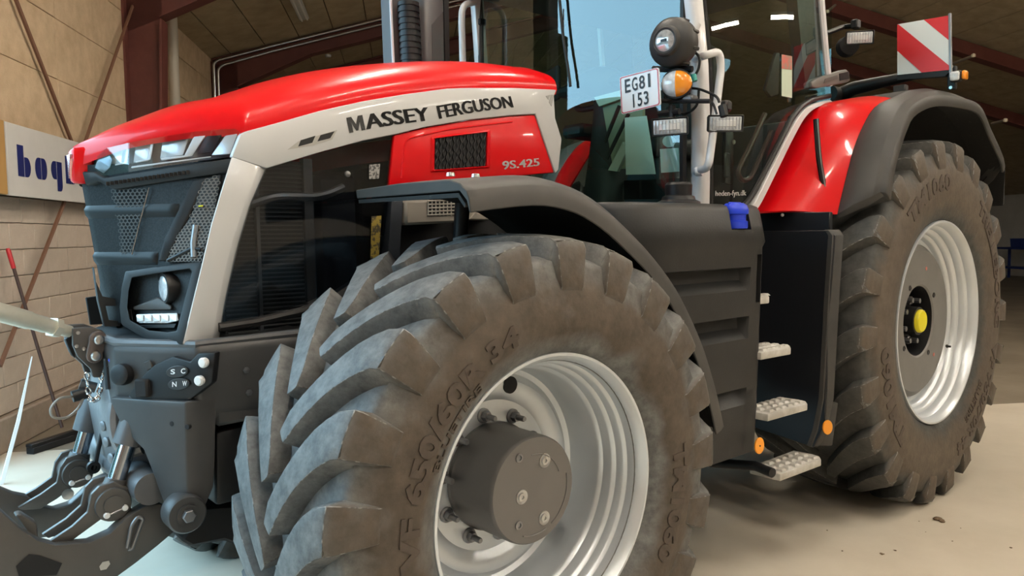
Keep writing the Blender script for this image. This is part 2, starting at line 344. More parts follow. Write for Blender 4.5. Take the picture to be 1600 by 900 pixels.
# crossed wind braces on the wall
BRACE = mat('brace_steel', (.16, .075, .045), .6)
def rod(name, pts, r, m, lb, cat, n=6): return obj(name, G().tube(pts, r, n), m, label=lb, cat=cat)
def onwall(px, py, off): d = ray(px, py); P = CAM+d*(((W0+HB*off-CAM)@HB)/(d@HB)); return P
rod('wind_brace', [onwall(15, -25, .05), onwall(111, 219, .05), onwall(170, 368, .05)], .018, BRACE, 'flat brown brace rod slanting down rightwards behind the white sign', 'brace')
rod('wind_brace', [onwall(214, -10, .09), onwall(133, 222, .09), onwall(97, 325, .09), onwall(0, 572, .09)], .018, BRACE, 'long brown brace rod crossing the blocks and rising to the red column', 'brace')
# downpipe and conduits
PIPE = mat('pvc_pipe', (.48, .43, .35), .5)
obj('downpipe', G().tube([hp(3.85, .13, 2.2), hp(3.85, .13, 3.95)], .065, 18).tube([hp(3.85, .13, 3.93), hp(3.85, .13, 4.42)], .07, 18), PIPE, label='cream plastic downpipe standing behind the dark red column', cat='pipe')
obj('downpipe', G().tube([hp(3.35, .06, 2.2), hp(3.35, .06, 4.40)], .035, 14), PIPE, label='thin cream pipe on the wall between red column and downpipe', cat='pipe')
gq = [hp(6.36, .06, 2.4), hp(6.36, .06, 4.37), hp(6.36, .12, 4.43)]+[hp(6.36, b, roofz(b)-.06) for b in (1, 3, 5, 7.5)]
obj('conduit', G().tube(fillet(gq, .05), .024, 10), STEEL, label='shiny steel conduit running up the second red rafter, upper of two', cat='conduit')
gq = [hp(6.33, .13, 2.4), hp(6.33, .13, 4.28), hp(6.33, .20, 4.35)]+[hp(6.33, b, roofz(b)-.15) for b in (1, 3, 5, 7.5)]
obj('conduit', G().tube(fillet(gq, .05), .020, 10), STEEL, label='shiny steel conduit running up the second red rafter, lower of two', cat='conduit')
# white sign leaning flat on the wall
SIGNW = mat('sign_white', (.60, .575, .545), .5, c2=(.64, .615, .585), scale=3)
NAVY = mat('sign_navy', (.012, .018, .12), .5)
WOOD = mat('sign_edge_wood', (.50, .29, .10), .6, c2=(.42, .23, .075), scale=6, stretch=(1, 1, .1))
sg = empty('sign_board', hp(.9, .02, 1.925), 'white sign board with navy lettering bogballe hung on the wall', 'sign')
SB = .15
def aw(px, py=250): return float((onwall(px, py, SB)-W0)@HA)
z0, z1 = float(onwall(15, 305, SB)[2]), float(onwall(10, 190, SB)[2])
rel(obj('panel', hbox(G(), aw(12), aw(12)+2.3, .125, SB, z0, z1), SIGNW, bevel=.003), sg)
rel(obj('batten', hbox(G(), aw(12)-.40, aw(12)-.012, .115, .145, z0+.005, z1+.005), WOOD, bevel=.003), sg)
# stencil letters, each split down the middle like the original
lt = G(); n_ = HB
def stroke(a0, a1, y0, y1, rtop=0, rbot=0, side=1):
    # upright bar; side=+1 rounds the far (larger a) corners, -1 the near ones
    pts = []; k = 6; rtop, rbot = min(rtop, .62*abs(a1-a0)), min(rbot, .62*abs(a1-a0))
    def corner(ca, cz, r, t0, t1): return [(ca+r*math.cos(t0+(t1-t0)*i/k), cz+1.25*r*math.sin(t0+(t1-t0)*i/k)) for i in range(k+1)]
    A_, B_ = (a0, a1) if side > 0 else (a1, a0); sgn = 1 if side > 0 else -1
    pts += [(A_, y0)]
    pts += [(B_-sgn*rbot+sgn*rbot*math.sin(math.pi/2*i/k), y0+1.4*rbot*(1-math.cos(math.pi/2*i/k))) for i in range(k+1)] if rbot else [(B_, y0)]
    pts += [(B_-sgn*rtop+sgn*rtop*math.cos(math.pi/2*i/k), y1-1.4*rtop*(1-math.sin(math.pi/2*i/k))) for i in range(k+1)] if rtop else [(B_, y1)]
    pts += [(A_, y1)]
    lt.prism([hp(a, .151, z) for a, z in pts], HB*.004)
zb, za = float(onwall(36, 276, SB)[2]), float(onwall(28, 226, SB)[2]); zx = zb+(za-zb)*.72; LP_ = (aw(54)-aw(27)); cw, gp = LP_*.33, LP_*.055; a = aw(27)
def lower_bowl(a): stroke(a, a+cw, zb, zx, .07, .07, 1)
stroke(a, a+cw, zb, za); stroke(a+cw+gp, a+2*cw+gp, zb, zx-.02, .075, .06, 1); a += LP_                      # b
stroke(a, a+cw, zb, zx, .075, .075, -1); stroke(a+cw+gp, a+2*cw+gp, zb, zx, .075, .075, 1); a += LP_               # o
stroke(a, a+cw, zb+.02, zx, .075, .075, -1); stroke(a+cw+gp, a+2*cw+gp, zb-.45*(zx-zb), zx, 0, .04, 1); a += LP_          # g
stroke(a, a+cw, zb, za); stroke(a+cw+gp, a+2*cw+gp, zb, zx-.02, .075, .06, 1); a += LP_                        # b
stroke(a, a+cw, zb, zx, .075, .075, -1); stroke(a+cw+gp, a+2*cw+gp, zb, zx, 0, 0, 1); a += LP_*.95                      # a
stroke(a, a+cw, zb, za); a += LP_*.45; stroke(a, a+cw, zb, za); a += LP_*.48                                        # l l
stroke(a, a+cw, zb, zx, .075, .075, -1); stroke(a+cw+gp, a+2*cw+gp, zb+.06, zx, .075, 0, 1)                         # e
for il in islands(lt): rel(obj('letter_stroke', il, NAVY, smooth=0), sg)
# broom with red grip leaning on the wall
BROWN = mat('broom_handle', (.055, .028, .022), .5)
REDGRIP = mat('red_grip', (.50, .012, .02), .4)
br = empty('push_broom', at(100, 676, z=.0), 'dark handled push broom with red grip leaning on block wall', 'broom')
p_top = onwall(12, 388, .06); p_g = onwall(22, 415, .06); p_bot = onwall(97, 668, .36)
p_g = p_top+(p_bot-p_top)*.11
rel(obj('handle', G().tube([p_g, p_bot], .0125, 10), BROWN), br); rel(obj('grip', G().tube([p_top, p_top+(p_g-p_top)*.1, p_g], [.011, .017, .016], 10), REDGRIP), br)
hd = V(p_bot[0], p_bot[1], 0); dirb = at(125, 662, z=.03)-at(60, 682, z=.03); dirb /= np.linalg.norm(dirb); nb = np.cross(dirb, V(0, 0, 1))
rel(obj('head', G().box(hd+V(0, 0, .065), (.62, .06, .03), (dirb, nb, V(0, 0, 1))), BLACK, bevel=.006), br)
rel(obj('bristles', G().box(hd+V(0, 0, .026), (.60, .07, .05), (dirb, nb, V(0, 0, 1))), BLACKROUGH, bevel=.004), br)
# thin white strip standing up from the floor
STRIPM = mat('white_strip', (.78, .80, .84), .3)
p0, p1 = at(2, 757, z=0.0), planep(50, 557, at(2, 757, z=0), V(-fw[0], -fw[1], 0))
obj('plastic_strip', G().loft([[p+V(.010, -.010, 0)*s_, p+V(.010, .012, 0)*s_, p+V(-.010, .010, 0)*s_, p+V(-.010, -.012, 0)*s_] for p, s_ in ((p0, 1.1), (p0*.5+p1*.5+V(.01, 0, 0), 1.0), (p1, .3))]), STRIPM, label='thin white plastic strip standing on the floor before the kerb', cat='strip')
# ceiling luminaires with fluorescent tubes
TUBEM = mat('fluorescent_tube', (1, 1, 1), .5, emit=(1, .92, .79), estr=TUBE)
TUBEOFF = mat('unlit_tube', (.75, .72, .66), .4)
LAMPBODY = mat('lamp_body', (.62, .60, .56), .5)
def luminaire(a, b, lb, lit=True, drop=.08, grp=None):
    z = roofz(b)-drop; sl = .269 if b < RIDGE else -.257; bx = (HB+V(0, 0, sl)); bx /= np.linalg.norm(bx); nz_ = np.cross(HA, bx); nz_ = nz_ if nz_[2] > 0 else -nz_
    f = empty('ceiling_light', hp(a, b, z), lb, 'lamp', grp); c = hp(a, b, z)
    rel(obj('housing', G().box(c+nz_*.045, (1.55, .15, .06), (HA, bx, nz_)), LAMPBODY, bevel=.008), f)
    for s_ in (-.04, .04): rel(obj('tube', G().tube([c-HA*.74+bx*s_, c+HA*.74+bx*s_], .015, 8), TUBEM if lit else TUBEOFF), f)
luminaire(4.55, 1.63, 'slim unlit fluorescent fitting on the boards between two red rafters', lit=False, drop=.10)
for a in (-9, -5.6, -2.2):
    for b in (3.2, 5.6, 10.0, 13.5): luminaire(a, b, 'lit twin tube fluorescent fitting on the pitched ceiling', grp='fluorescent ceiling lights')
for a, b in ((1.2, 7.0),): luminaire(a, b, 'lit twin tube fluorescent fitting on the pitched ceiling', grp='fluorescent ceiling lights')
# smoke detector, small fittings
sd_ = G().lathe([(.0, 0), (.055, 0), (.06, .02), (.05, .045), (0, .05)], hp(8.0, 1.72, roofz(1.72)-.002), (0, 0, -1), 20)
obj('smoke_detector', sd_, WHITE, label='round white smoke detector on the boards behind the red rafter', cat='detector')
# things at the far side: blue bench against the wall
BENCHB = mat('bench_blue', (.012, .03, .16), .5)
bc = at(1592, 436, z=0); bn = empty('workbench', bc, 'blue steel workbench standing before the far white wall', 'bench')
for dz, hh in ((.95, .06), (.35, .05)): rel(obj('shelf', G().box(bc+V(0, 0, dz), (1.5, .6, hh), HAX), BENCHB, bevel=.01), bn)
for i in (-.7, .7):
    for j in (-.26, .26): rel(obj('leg', G().box(bc+HA*i+HB*j+V(0, 0, .47), (.06, .06, .94), HAX), BENCHB), bn)
obj('storage_bin', G().loft([[bc+HA*i*s_*.22+HB*j*s_*.16+V(0, 0, z) for i, j in ((-1, -1), (1, -1), (1, 1), (-1, 1))] for s_, z in ((.9, .982), (1, 1.25), (.94, 1.25), (.86, 1.0))]), BENCHB, label='blue storage bin standing on the blue workbench', cat='bin')
for (px, py, qx, qy) in ((1293, 18, 1305, 8), (1521, 87, 1488, 100), (1571, 188, 1550, 193)):      # small hangers under the far roof
    P = [CAM+ray(x, y)*t for x, y, t in ((px, py, 10.5), (qx, qy, 11.2))]
    Bc = float((P[0]-W0)@HB); P[0][2] = P[0][2]; hg = obj('ceiling_hanger', G().tube(P, .02, 6), mat('hanger_steel', (.14, .11, .08), .5), label=('short thin hanger rod under the roof beside the rear work lamp' if px < 1400 else 'short thin hanger rod under the roof right of the warning board' if px < 1540 else 'short thin hanger rod under the roof behind the rear mudguard'), cat='hanger')
    obj('knob', G().lathe([(.001, -.03), (.025, -.02), (.03, 0), (.025, .02), (.001, .03)], P[0], (0, 0, 1), 10), mat('hanger_knob', (.30, .25, .18), .5), hg)
# grit on the floor
GRIT = mat('dry_soil', (.13, .085, .05), .9, c2=(.20, .14, .09), scale=40)
def clod(p, s): 
    g = G(); rings = []
    for k in range(5):
        t = math.pi*k/4; rings.append([p+V(s*math.sin(t)*math.cos(q)*random.uniform(.7, 1.2), s*math.sin(t)*math.sin(q)*random.uniform(.7, 1.2), s*.35*(1-math.cos(t))*.9) for q in np.linspace(0, 2*math.pi, 8)[:-1]])
    return g.loft(rings)
for (px, py, s, n) in ((1470, 814, .022, 5), (1378, 866, .010, 3), (1398, 860, .007, 2), (1490, 846, .006, 1), (1448, 832, .006, 1), (1318, 861, .006, 1), (1292, 828, .006, 1), (1580, 857, .008, 1), (1435, 814, .005, 1), (1500, 825, .004, 1)):
    g = G()
    for i in range(n): g.add(*(lambda q: (q.v, q.f))(clod(at(px, py, z=0)+V(random.uniform(-1, 1)*s, random.uniform(-1, 1)*s, 0)*1.2, s*random.uniform(.5, 1))))
    obj('soil_crumb', g, GRIT, label='crumb of dry soil dropped on the beige floor behind the rear tyre' if n < 5 else 'largest cluster of soil crumbs on the beige floor behind the rear tyre', cat='dirt', group='soil crumbs' if n < 5 else None)
# outside the gate: yard and hedge (seen in the windscreen)
YARD = mat('yard_gravel', (.22, .21, .19), .9, c2=(.28, .265, .24), scale=2)
yd = obj('yard', hbox(G(), -60, 40, -60, -.0, -.25, -.02), YARD, smooth=0); tag(yd, 'grey gravel yard outside the open gate', None, None, 'structure')
HEDGE = mat('hedge_leaves', (.020, .030, .018), .9, c2=(.04, .06, .035), scale=3)
g = G(); rings = []
for i in range(41):
    a = -45+i*2; rr = []
    for k in range(9):
        t = math.pi*k/8; j = random.uniform(.85, 1.15); rr.append(hp(a, -17-1.8*math.cos(t)*-1*j, max(0, 4.4*math.sin(t)**.5*j)))
    rings.append(rr)
g.loft(rings, closed=False); obj('hedge', g, HEDGE, label='tall green hedge beyond the yard outside the gate', cat='hedge')

# ================================================================== THE TRACTOR (front towards -x, left side towards -y)
T = empty('tractor', (0, 0, 0), 'red and grey tractor with big dusty tyres parked in the hall', 'tractor')
ZF, ZR, XR = .748, 1.038, 3.081

def interp(tab, q): 
    qs = [t[0] for t in tab]; return float(np.interp(q, qs, [t[1] for t in tab])), float(np.interp(q, qs, [t[2] for t in tab]))
SCUFF = mat('scuffed_rubber_edge', (.075, .070, .064), .7, c2=(.30, .295, .285), scale=45, detail=8, ramp=(.48, .70))
LETTER = mat('raised_letters', (.050, .036, .028), .6, c2=(.075, .056, .044), scale=20)
def make_tyre(c, R, W, h, rimr, nl, phase, S0, rub, texts, shared=None, bulge=.02):
    """c centre; R outer radius over the lugs; W half width of the tread; h lug height; rimr rim radius."""
    base = [(0, 0, R-h), (.6*W, .6*W, R-h-.004), (.86*W, .86*W, R-h-.014), (W, .965*W, R-h-.030), (W+.05, W-.002, R-h-.075), (W+.125, W+bulge*.6, R-h-.115),
            (W+.20, W+bulge, R-h-.185), (W+.27, W+bulge*.75, (R-h-.185+rimr+.03)/2), (W+.34, W-.01, rimr+.035), (W+.37, W-.035, rimr+.008), (W+.40, W-.07, rimr-.02)]
    top = [(0, 0, R), (.6*W, .6*W, R-.004), (.93*W, .93*W, R-.015), (.985*W, .985*W, R-.024), (W+.02, W+.006, R-.045), (W+.06, W+.011, R-.085), (W+.14, W+bulge*.75+.002, R-.165), (W+.2, W+bulge*.9, R-.22)]
    mn = (0 if shared is None else 1)
    if mn == 0:
        prof = []
        qs = np.linspace(0, W+.40, 34)
        full = [(-interp(base, q)[0], interp(base, q)[1]) for q in qs[::-1]]+[(interp(base, q)[0], interp(base, q)[1]) for q in qs[1:]]
        N = 144; rings = []
        for k in range(N):
            t = 2*math.pi*k/N; rr = []
            for wv, r in full: 
                z = r*math.sin(t); rr.append(V(r*math.cos(t), wv, max(z, -c[2]+.002)))
            rings.append(rr)
        gt = G(); gt.loft(rings, closed=False, caps=False, loop=True); tm = mesh('tyre', gt, rub, smooth=60)
    else: tm = shared[0]
    ty = obj('tyre', tm, rub, T, loc=c)
    # one lug, from the middle of the tread over the shoulder and down the sidewall
    LW = .066 if R < .9 else .064
    def lug_geo(side, th0, clamp):
        qs = np.concatenate([np.linspace(.012, .93*W, 9), [.985*W, W+.02, W+.06, W+.14]]); rings = []
        def cen(q): return S0*max(0, 1-q/(W*1.02))**1.5
        for i, q in enumerate(qs):
            dq = 1e-3; ds = (cen(q+dq)-cen(q-dq))/(2*dq); L = math.hypot(1, ds) if q < W*.98 else 1; ds = ds if q < W*.98 else 0
            nq, ns = -ds/L, 1/L
            f = q/W; wt = LW*(.46+.54*f**1.5 if f < 1 else 1-.12*(q-W)/.14); wb = wt+.016*(1 if f < 1 else max(0, 1-(q-W)/.14))
            ring = []
            for s_, o_, tab in ((-1, wb, base), (-1, wt, top), (-.45, wt, top), (.45, wt, top), (1, wt, top), (1, wb, base)):
                off = o_*s_; qq = max(.004, q+nq*off); ss = cen(q)+ns*off
                wv, r = interp(tab, qq)
                if tab is base: r -= .012; wv -= .010 if f > .9 else 0
                th = th0+ss/R; z = r*math.sin(th)
                if clamp: z = max(z, -c[2]+.001)
                ring.append(V(r*math.cos(th), side*wv, z))
            rings.append(ring)
        return G().loft(rings)
    for side in (-1, 1):
        m0 = shared[1][side] if shared else mesh('tread_lug', lug_geo(side, 0, False), rub, bevel=.0065, seg=2, smooth=60, edgemat=SCUFF)
        if not shared: lugm[side] = m0
        for k in range(nl):
            th = phase+2*math.pi*(k+(.5 if side > 0 else 0))/nl
            lowest = c[2]-R*1.0; zlow = math.sin(th)*R
            near = min(math.sin(th), math.sin(th+S0/R), math.sin(th+.5*S0/R))*R < -c[2]+.004
            if near: obj('tread_lug', lug_geo(side, th, True), rub, ty, bevel=.0065, seg=2, smooth=60, edgemat=SCUFF)
            else:
                o = bpy.data.objects.new('tread_lug', m0); col.objects.link(o); o.parent = ty; o.rotation_euler = (0, -th, 0)
    # raised sidewall lettering
    for s_, rad, hgt, tc_, span, bold in texts:
        gt = G()
        def fn(u, v, z): 
            # reads clockwise seen from outside (-y): x to the right
            th = tc_+span*(.5-u); r = rad+hgt*(v-.5); q = np.interp(r, [b_[2] for b_ in base[::-1]], [b_[1] for b_ in base[::-1]])
            return V(r*math.cos(th), -(q+.0015+(.003 if z > 0 else -.004)), r*math.sin(th))
        text_map(gt, s_, fn, bold, .01)
        for il in islands(gt): obj('raised_letter', il, LETTER, ty, smooth=0, weld=False)
    return tm
D = math.radians
RUBF = rubber('front_rubber', .300); RUBR = rubber('rear_rubber', .352, (.032, .033, .032), (.085, .085, .080), (.060, .046, .034), (.125, .098, .074))  # rear tread darker: less dust, plus its shade put into the colour
lugm = {}
PF = D(86.3); tf = make_tyre((0, -1.0, ZF), .832, .298, .058, .447, 21, PF, .335, RUBF,
    [('VF 650/60R 34', .570, .066, D(147), D(76), .035), ('BLUETIRE', .510, .030, D(143), D(30), .02), ('TM1060', .575, .075, D(-14), D(42), .035)])
lf = dict(lugm)
make_tyre((0, 1.0, ZF), .832, .298, .058, .447, 21, PF+.1, .335, RUBF, [], (tf, lf))
lugm = {}
tr = make_tyre((XR, -.915, ZR), 1.052, .352, .060, .575, 22, D(65), .39, RUBR,
    [('TM1060', .80, .095, D(112), D(42), .035), ('TRELLEBORG', .80, .080, D(25), D(64), .035), ('VF 750/70R 44', .80, .080, D(-45), D(62), .035), ('BLUETIRE', .70, .038, D(-49), D(26), .012), ('TM1060', .80, .095, D(205), D(42), .035)])
lr = dict(lugm)
make_tyre((XR, .915, ZR), 1.052, .352, .060, .575, 22, D(60), .39, RUBR, [], (tr, lr))

# ---- rims and hubs; local frame: -y is outwards
def make_wheel(c, prof, disc, side, hubfn):
    g = G(); n = 96
    g.lathe(prof, (0, 0, 0), (0, -1, 0), n, caps=False)
    o = obj('wheel_rim', mesh('wheel_rim', g, RIM, smooth=35), RIM, T, loc=c)
    if side > 0: o.rotation_euler = (0, 0, math.pi)
    hubfn(o, side); return o
# radius, outward distance from the tyre centre plane
RF_ = [(.447, .225), (.459, .238), (.4605, .252), (.457, .262), (.448, .262), (.440, .250), (.432, .235), (.428, .215), (.426, .19), (.417, .183), (.414, .178), (.412, .15), (.402, .142), (.399, .135), (.397, .10), (.388, .09), (.385, .08), (.383, .02), (.380, -.02), (.372, -.045), (.355, -.055), (.342, -.05), (.330, -.035), (.315, -.032), (.285, -.04), (.26, -.058), (.05, -.06)]
RF_ = [(r, h) for r, h in RF_]
def front_hub(o, side):
    d = -.058
    g = G().lathe([(.185, d), (.187, d+.02), (.180, d+.03), (.178, .145), (.1765, .158), (.172, .165), (.001, .165)], n=72); hb = obj('hub', g, HUBGREY, o, smooth=35)
    for k in range(10):
        t = 2*math.pi*k/10+D(62); p = V(.2135*math.cos(t), 0, .2135*math.sin(t)); g = G()
        g.lathe([(.026, d-.004), (.026, d+.006), (.020, d+.010)], p, (0, -1, 0), 20); g.lathe([(.0185, d+.008), (.0185, d+.026), (.0165, d+.030)], p, (0, -1, 0), 6)
        g.lathe([(.010, d+.02), (.010, d+.062), (.008, d+.066)], p, (0, -1, 0), 12); obj('wheel_nut', g, DARKSTEEL, o, smooth=30)
    for k, (r_, t) in enumerate(((.10, 62), (.055, 190), (.11, -68))):
        p = V(r_*math.cos(D(t)), 0, r_*math.sin(D(t))); g = G().lathe([(.024, .1645), (.0235, .168), (.019, .167), (.017, .1655), (.014, .1655), (.013, .170), (.006, .171), (.0055, .166)], p, (0, -1, 0), 24); obj('drain_plug', g, STEEL, o, smooth=40)
    for r_, t in ((.135, 118), (.12, 235)):
        p = V(r_*math.cos(D(t)), 0, r_*math.sin(D(t))); g = G().lathe([(.014, .163), (.014, .169), (.008, .170), (.007, .166)], p, (0, -1, 0), 18); obj('socket_screw', g, DARKSTEEL, o, smooth=40)
    for t0, t1, r_ in ((-60, 10, .148), (20, 95, .118), (-110, -70, .148)):
        g = G().tube([V(r_*math.cos(D(t)), -.166, r_*math.sin(D(t))) for t in np.linspace(t0, t1, 14)], .0022, 6); obj('cast_line', g, HUBGREY, o)
    for t in (77, 197, 317):
        p = V(.315*math.cos(D(t)), 0, .315*math.sin(D(t))); g = G().lathe([(.030, -.036), (.030, -.0295), (.001, -.0295)], p, (0, -1, 0), 28); obj('valve_hole', g, BLACKROUGH, o)
make_wheel((0, -1.008, ZF), RF_, None, -1, front_hub); make_wheel((0, 1.008, ZF), RF_, None, 1, front_hub)
RR_ = [(.57, .29), (.584, .31), (.5865, .322), (.583, .333), (.573, .333), (.565, .32), (.558, .305), (.555, .28), (.545, .272), (.541, .262), (.538, .235), (.520, .226), (.516, .22), (.513, .20), (.500, .192), (.495, .185), (.490, .16), (.470, .155), (.455, .165), (.445, .178), (.44, .18)]
def rear_hub(o, side):
    h = .212
    g = G().lathe([(.455, .16), (.448, .185), (.43, h-.010), (.415, h), (.25, h+.002), (.215, h), (.205, h-.008)], n=96, caps=False); dc = obj('wheel_disc', g, DISCGREY, o, smooth=30)
    obj('hub_recess', G().lathe([(.206, h-.007), (.198, h-.05), (.195, h-.14), (.001, h-.14)], n=60, caps=False), BLACK, o)
    obj('valve_stem', G().lathe([(.012, 0), (.011, .03), (.007, .034), (.006, .05), (.001, .05)], V(.47, -.17, -.20), (0, -1, 0), 12), BLACK, o)
    g = G().lathe([(.15, h-.14), (.15, h-.10), (.12, h-.09), (.085, h-.07), (.082, h+.0), (.05, h+.0)], n=48); hb = obj('hub', g, BLACK, o)
    g = G().lathe([(.066, h-.06), (.068, h-.02), (.068, h+.012), (.060, h+.022), (.001, h+.024)], n=40); obj('axle_cap', g, YELLOW, o, label='round yellow axle cap')
    for k in range(8):
        t = 2*math.pi*k/8+.3; p = V(.128*math.cos(t), 0, .128*math.sin(t)); g = G().lathe([(.027, h-.13), (.027, h-.07), (.018, h-.065), (.016, h-.02), (.012, h-.018)], p, (0, -1, 0), 6); obj('wheel_nut', g, DARKSTEEL, o, smooth=30)
    for k in range(4):
        t = 2*math.pi*k/4+D(35); p = V(.245*math.cos(t), 0, .245*math.sin(t)); g = G().lathe([(.016, h+.0005), (.016, h+.004), (.009, h+.005), (.008, h-.0)], p, (0, -1, 0), 16); obj('disc_bolt', g, BLACK, o)
    for k in range(3):
        t = 2*math.pi*k/3+D(75); p = V(.315*math.cos(t), 0, .315*math.sin(t)); g = G().lathe([(.012, h), (.011, h+.003), (.001, h+.003)], p, (0, -1, 0), 14); obj('paint_mark', g, mat('pink_mark', (.55, .16, .13), .6), o)
    g = G()
make_wheel((XR, -.918, ZR), RR_, None, -1, rear_hub); make_wheel((XR, .918, ZR), RR_, None, 1, rear_hub)

# ---- axles, chassis and engine mass between the wheels
g = G(); g.tube([(0, -.95, ZF), (0, -.6, ZF), (0, -.35, ZF+.02), (0, .35, ZF+.02), (0, .6, ZF), (0, .95, ZF)], [.17, .15, .13, .13, .15, .17], 20); obj('front_axle', g, GREYPAINT, T)
g = G(); g.tube([(XR, -.72, ZR), (XR, -.4, ZR), (XR, .4, ZR), (XR, .72, ZR)], [.15, .26, .26, .15], 20); obj('rear_axle', g, GREYPAINT, T)
g = G(); g.loft([[V(x, -wd, zb), V(x, wd, zb), V(x, wd, zt), V(x, -wd, zt)] for x, wd, zb, zt in ((-.55, .26, .62, 1.2), (.2, .28, .58, 1.2), (.9, .30, .55, 1.25), (1.5, .34, .5, 1.3), (2.4, .36, .55, 1.35), (3.5, .34, .6, 1.3))]); obj('chassis', g, GREYPAINT, T, bevel=.03)
g = G(); g.loft([[V(x, -wd, zb), V(x, wd, zb), V(x, wd, zt), V(x, -wd, zt)] for x, wd, zb, zt in ((-.15, .34, 1.15, 1.85), (.5, .36, 1.15, 1.95), (.75, .36, 1.2, 1.95))]); obj('engine', g, BLACKROUGH, T, bevel=.02)

# ================================================================== BONNET
def P_side(px, off=0): return [sidep(x, y, off) for x, y in px]
def P_nose(px, off=0): return [nose(x, y, off) for x, y in px]
def mirror_obj(o, parent=None):
    c = o.copy(); col.objects.link(c); c.scale = (1, -1, 1); c.parent = parent or o.parent; return c
side_edge = [(870, 140), (800, 137), (733, 137), (700, 138), (633, 147), (567, 158), (500, 173), (433, 192), (385, 205)]
E_ = [sidep(*p) for p in side_edge]+[nose(*p) for p in ((333, 202), (250, 213), (200, 222), (167, 230), (140, 247))]+[V(-1.045, 0, 1.84)]
E_ = np.array(sorted(E_, key=lambda p: p[0]))
xs = np.concatenate([np.linspace(-1.045, -.55, 26), np.linspace(-.5, .766, 40)])
ey = np.interp(xs, E_[:, 0], E_[:, 1]); ez = np.interp(xs, E_[:, 0], E_[:, 2])
hh = np.interp(xs, [-1.045, -.9, -.7, -.45, -.15, .2, .5, .766], [.053, .068, .135, .178, .174, .162, .165, .138])
k_ = np.ones(7)/7
def smo(a, n=1):
    for _ in range(n):
        p = np.concatenate([2*a[0]-a[3:0:-1], a, 2*a[-1]-a[-2:-5:-1]]); a = np.convolve(p, k_, 'valid')
    return a
hh = smo(hh, 3); hh[-3:] = [.150, .142, .132]; ez[28:] = smo(ez, 3)[28:]; ey[30:] = smo(ey, 2)[30:]; ez[:26] = smo(ez[:26], 1)
ph = np.linspace(0, math.pi/2, 18); fa = 1-np.cos(ph)**(2/2.4); fb = np.sin(ph)**(2/2.4)
rows = []
for i, x in enumerate(xs):
    half = [V(x, ey[i]*(1-a), ez[i]+hh[i]*b) for a, b in zip(fa, fb)]
    rows.append([V(x, ey[i]*.985, ez[i]-.02)]+half+[V(p[0], -p[1], p[2]) for p in half[-2::-1]]+[V(x, -ey[i]*.985, ez[i]-.02)])
g = G().grid(rows); g.f.append(tuple(range((len(rows)-1)*len(rows[0]), len(rows)*len(rows[0]))))
bonnet = obj('bonnet', g, RED, T, smooth=45)
# pointed lip at the nose that carries the badge
BADGE = mat('badge_pink_chrome', (.80, .42, .45), .15, metal=.8)
g = G().loft([[V(-1.055, y_, z_) for y_, z_ in ((-.034, 1.885), (.034, 1.885), (.020, 1.770), (-.020, 1.770))], [V(-.99, y_, z_) for y_, z_ in ((-.050, 1.895), (.050, 1.895), (.030, 1.765), (-.030, 1.765))]]); lip = obj('nose_lip', g, RED, T, bevel=.008)
for pts in (((-.026, 1.865), (.026, 1.865), (.0, 1.80)), ((-.026, 1.85), (-.003, 1.79), (-.010, 1.785)), ((.026, 1.85), (.003, 1.79), (.010, 1.785))):
    obj('badge_triangle', G().prism([V(-1.061, y_, z_) for y_, z_ in pts], (.008, 0, 0)), BADGE, lip, smooth=0)

# silver stripe and pillar
st_top = side_edge+[(376, 209)]
st_low = [(362, 245), (417, 263), (500, 238), (567, 220), (617, 210), (667, 198), (733, 187), (800, 180), (837, 178), (868, 271), (873, 265), (878, 217), (868, 185), (866, 150)]
g = G().prism(P_side(st_top+st_low, .014), -SN*.03); stripe = obj('side_stripe', g, SILVER_STRIPE, T, bevel=.005, seg=2); mirror_obj(stripe)
L_ = [(362, 245), (345, 300), (330, 350), (316, 410), (300, 475), (285, 538)]; M_ = [(405, 260), (383, 318), (365, 372), (350, 430), (339, 490), (331, 535)]; R_ = [(417, 263), (392, 320), (374, 380), (360, 440), (350, 490), (342, 531)]
g = G().loft([[sidep(*l, -.03), sidep(*l, .014), sidep(*m, .014), sidep(*r, -.012), sidep(*r, -.03)] for l, m, r in zip(L_, M_, R_)]); pil = obj('front_pillar', g, SILVER_STRIPE, T, bevel=.003); mirror_obj(pil)
for q in ([(466, 229), (470, 219), (493, 212), (488, 223)], [(496, 221), (501, 211), (523, 205), (516, 216)]):
    obj('stripe_vent', G().prism(P_side(q, .016), -SN*.01), BLACK, stripe, smooth=0)
obj('vent_groove_shade', G().prism(P_side([(449, 234), (466, 221), (527, 203), (519, 218), (490, 227)], .0152), -SN*.006), mat('stripe_shadow_grey', (.40, .385, .355), .5), stripe, smooth=0)  # flat plate; the shade of the vent surround is put into its grey
tl, tr_, bl, br_ = sidep(541, 184, .0155), sidep(797, 150, .0155), sidep(546, 208, .0155), sidep(802, 168, .0155)
def quadmap(bl, br_, tl, tr_, bow=0): return lambda u, v, z: (bl*(1-u)+br_*u)*(1-v)+(tl*(1-u)+tr_*u)*v+V(0, 0, bow*4*u*(1-u))
for word, u0, u1 in (('MASSEY', 0, .455), ('FERGUSON', .515, 1)):
    f = lambda a: (bl*(1-a)+br_*a, tl*(1-a)+tr_*a)
    letters(word, quadmap(f(u0)[0], f(u1)[0], f(u0)[1], f(u1)[1], .004), .012 if word == 'MASSEY' else .0095, PRINT, stripe)
g = G()
for q in ([(861, 148), (866, 148), (862, 166), (858, 160)], [(853, 150), (860, 148), (857, 156)]): g.prism(P_side(q, .0155), -SN*.002)
obj('small_emblem', g, mat('emblem_grey', (.33, .33, .32), .4), stripe, smooth=0)

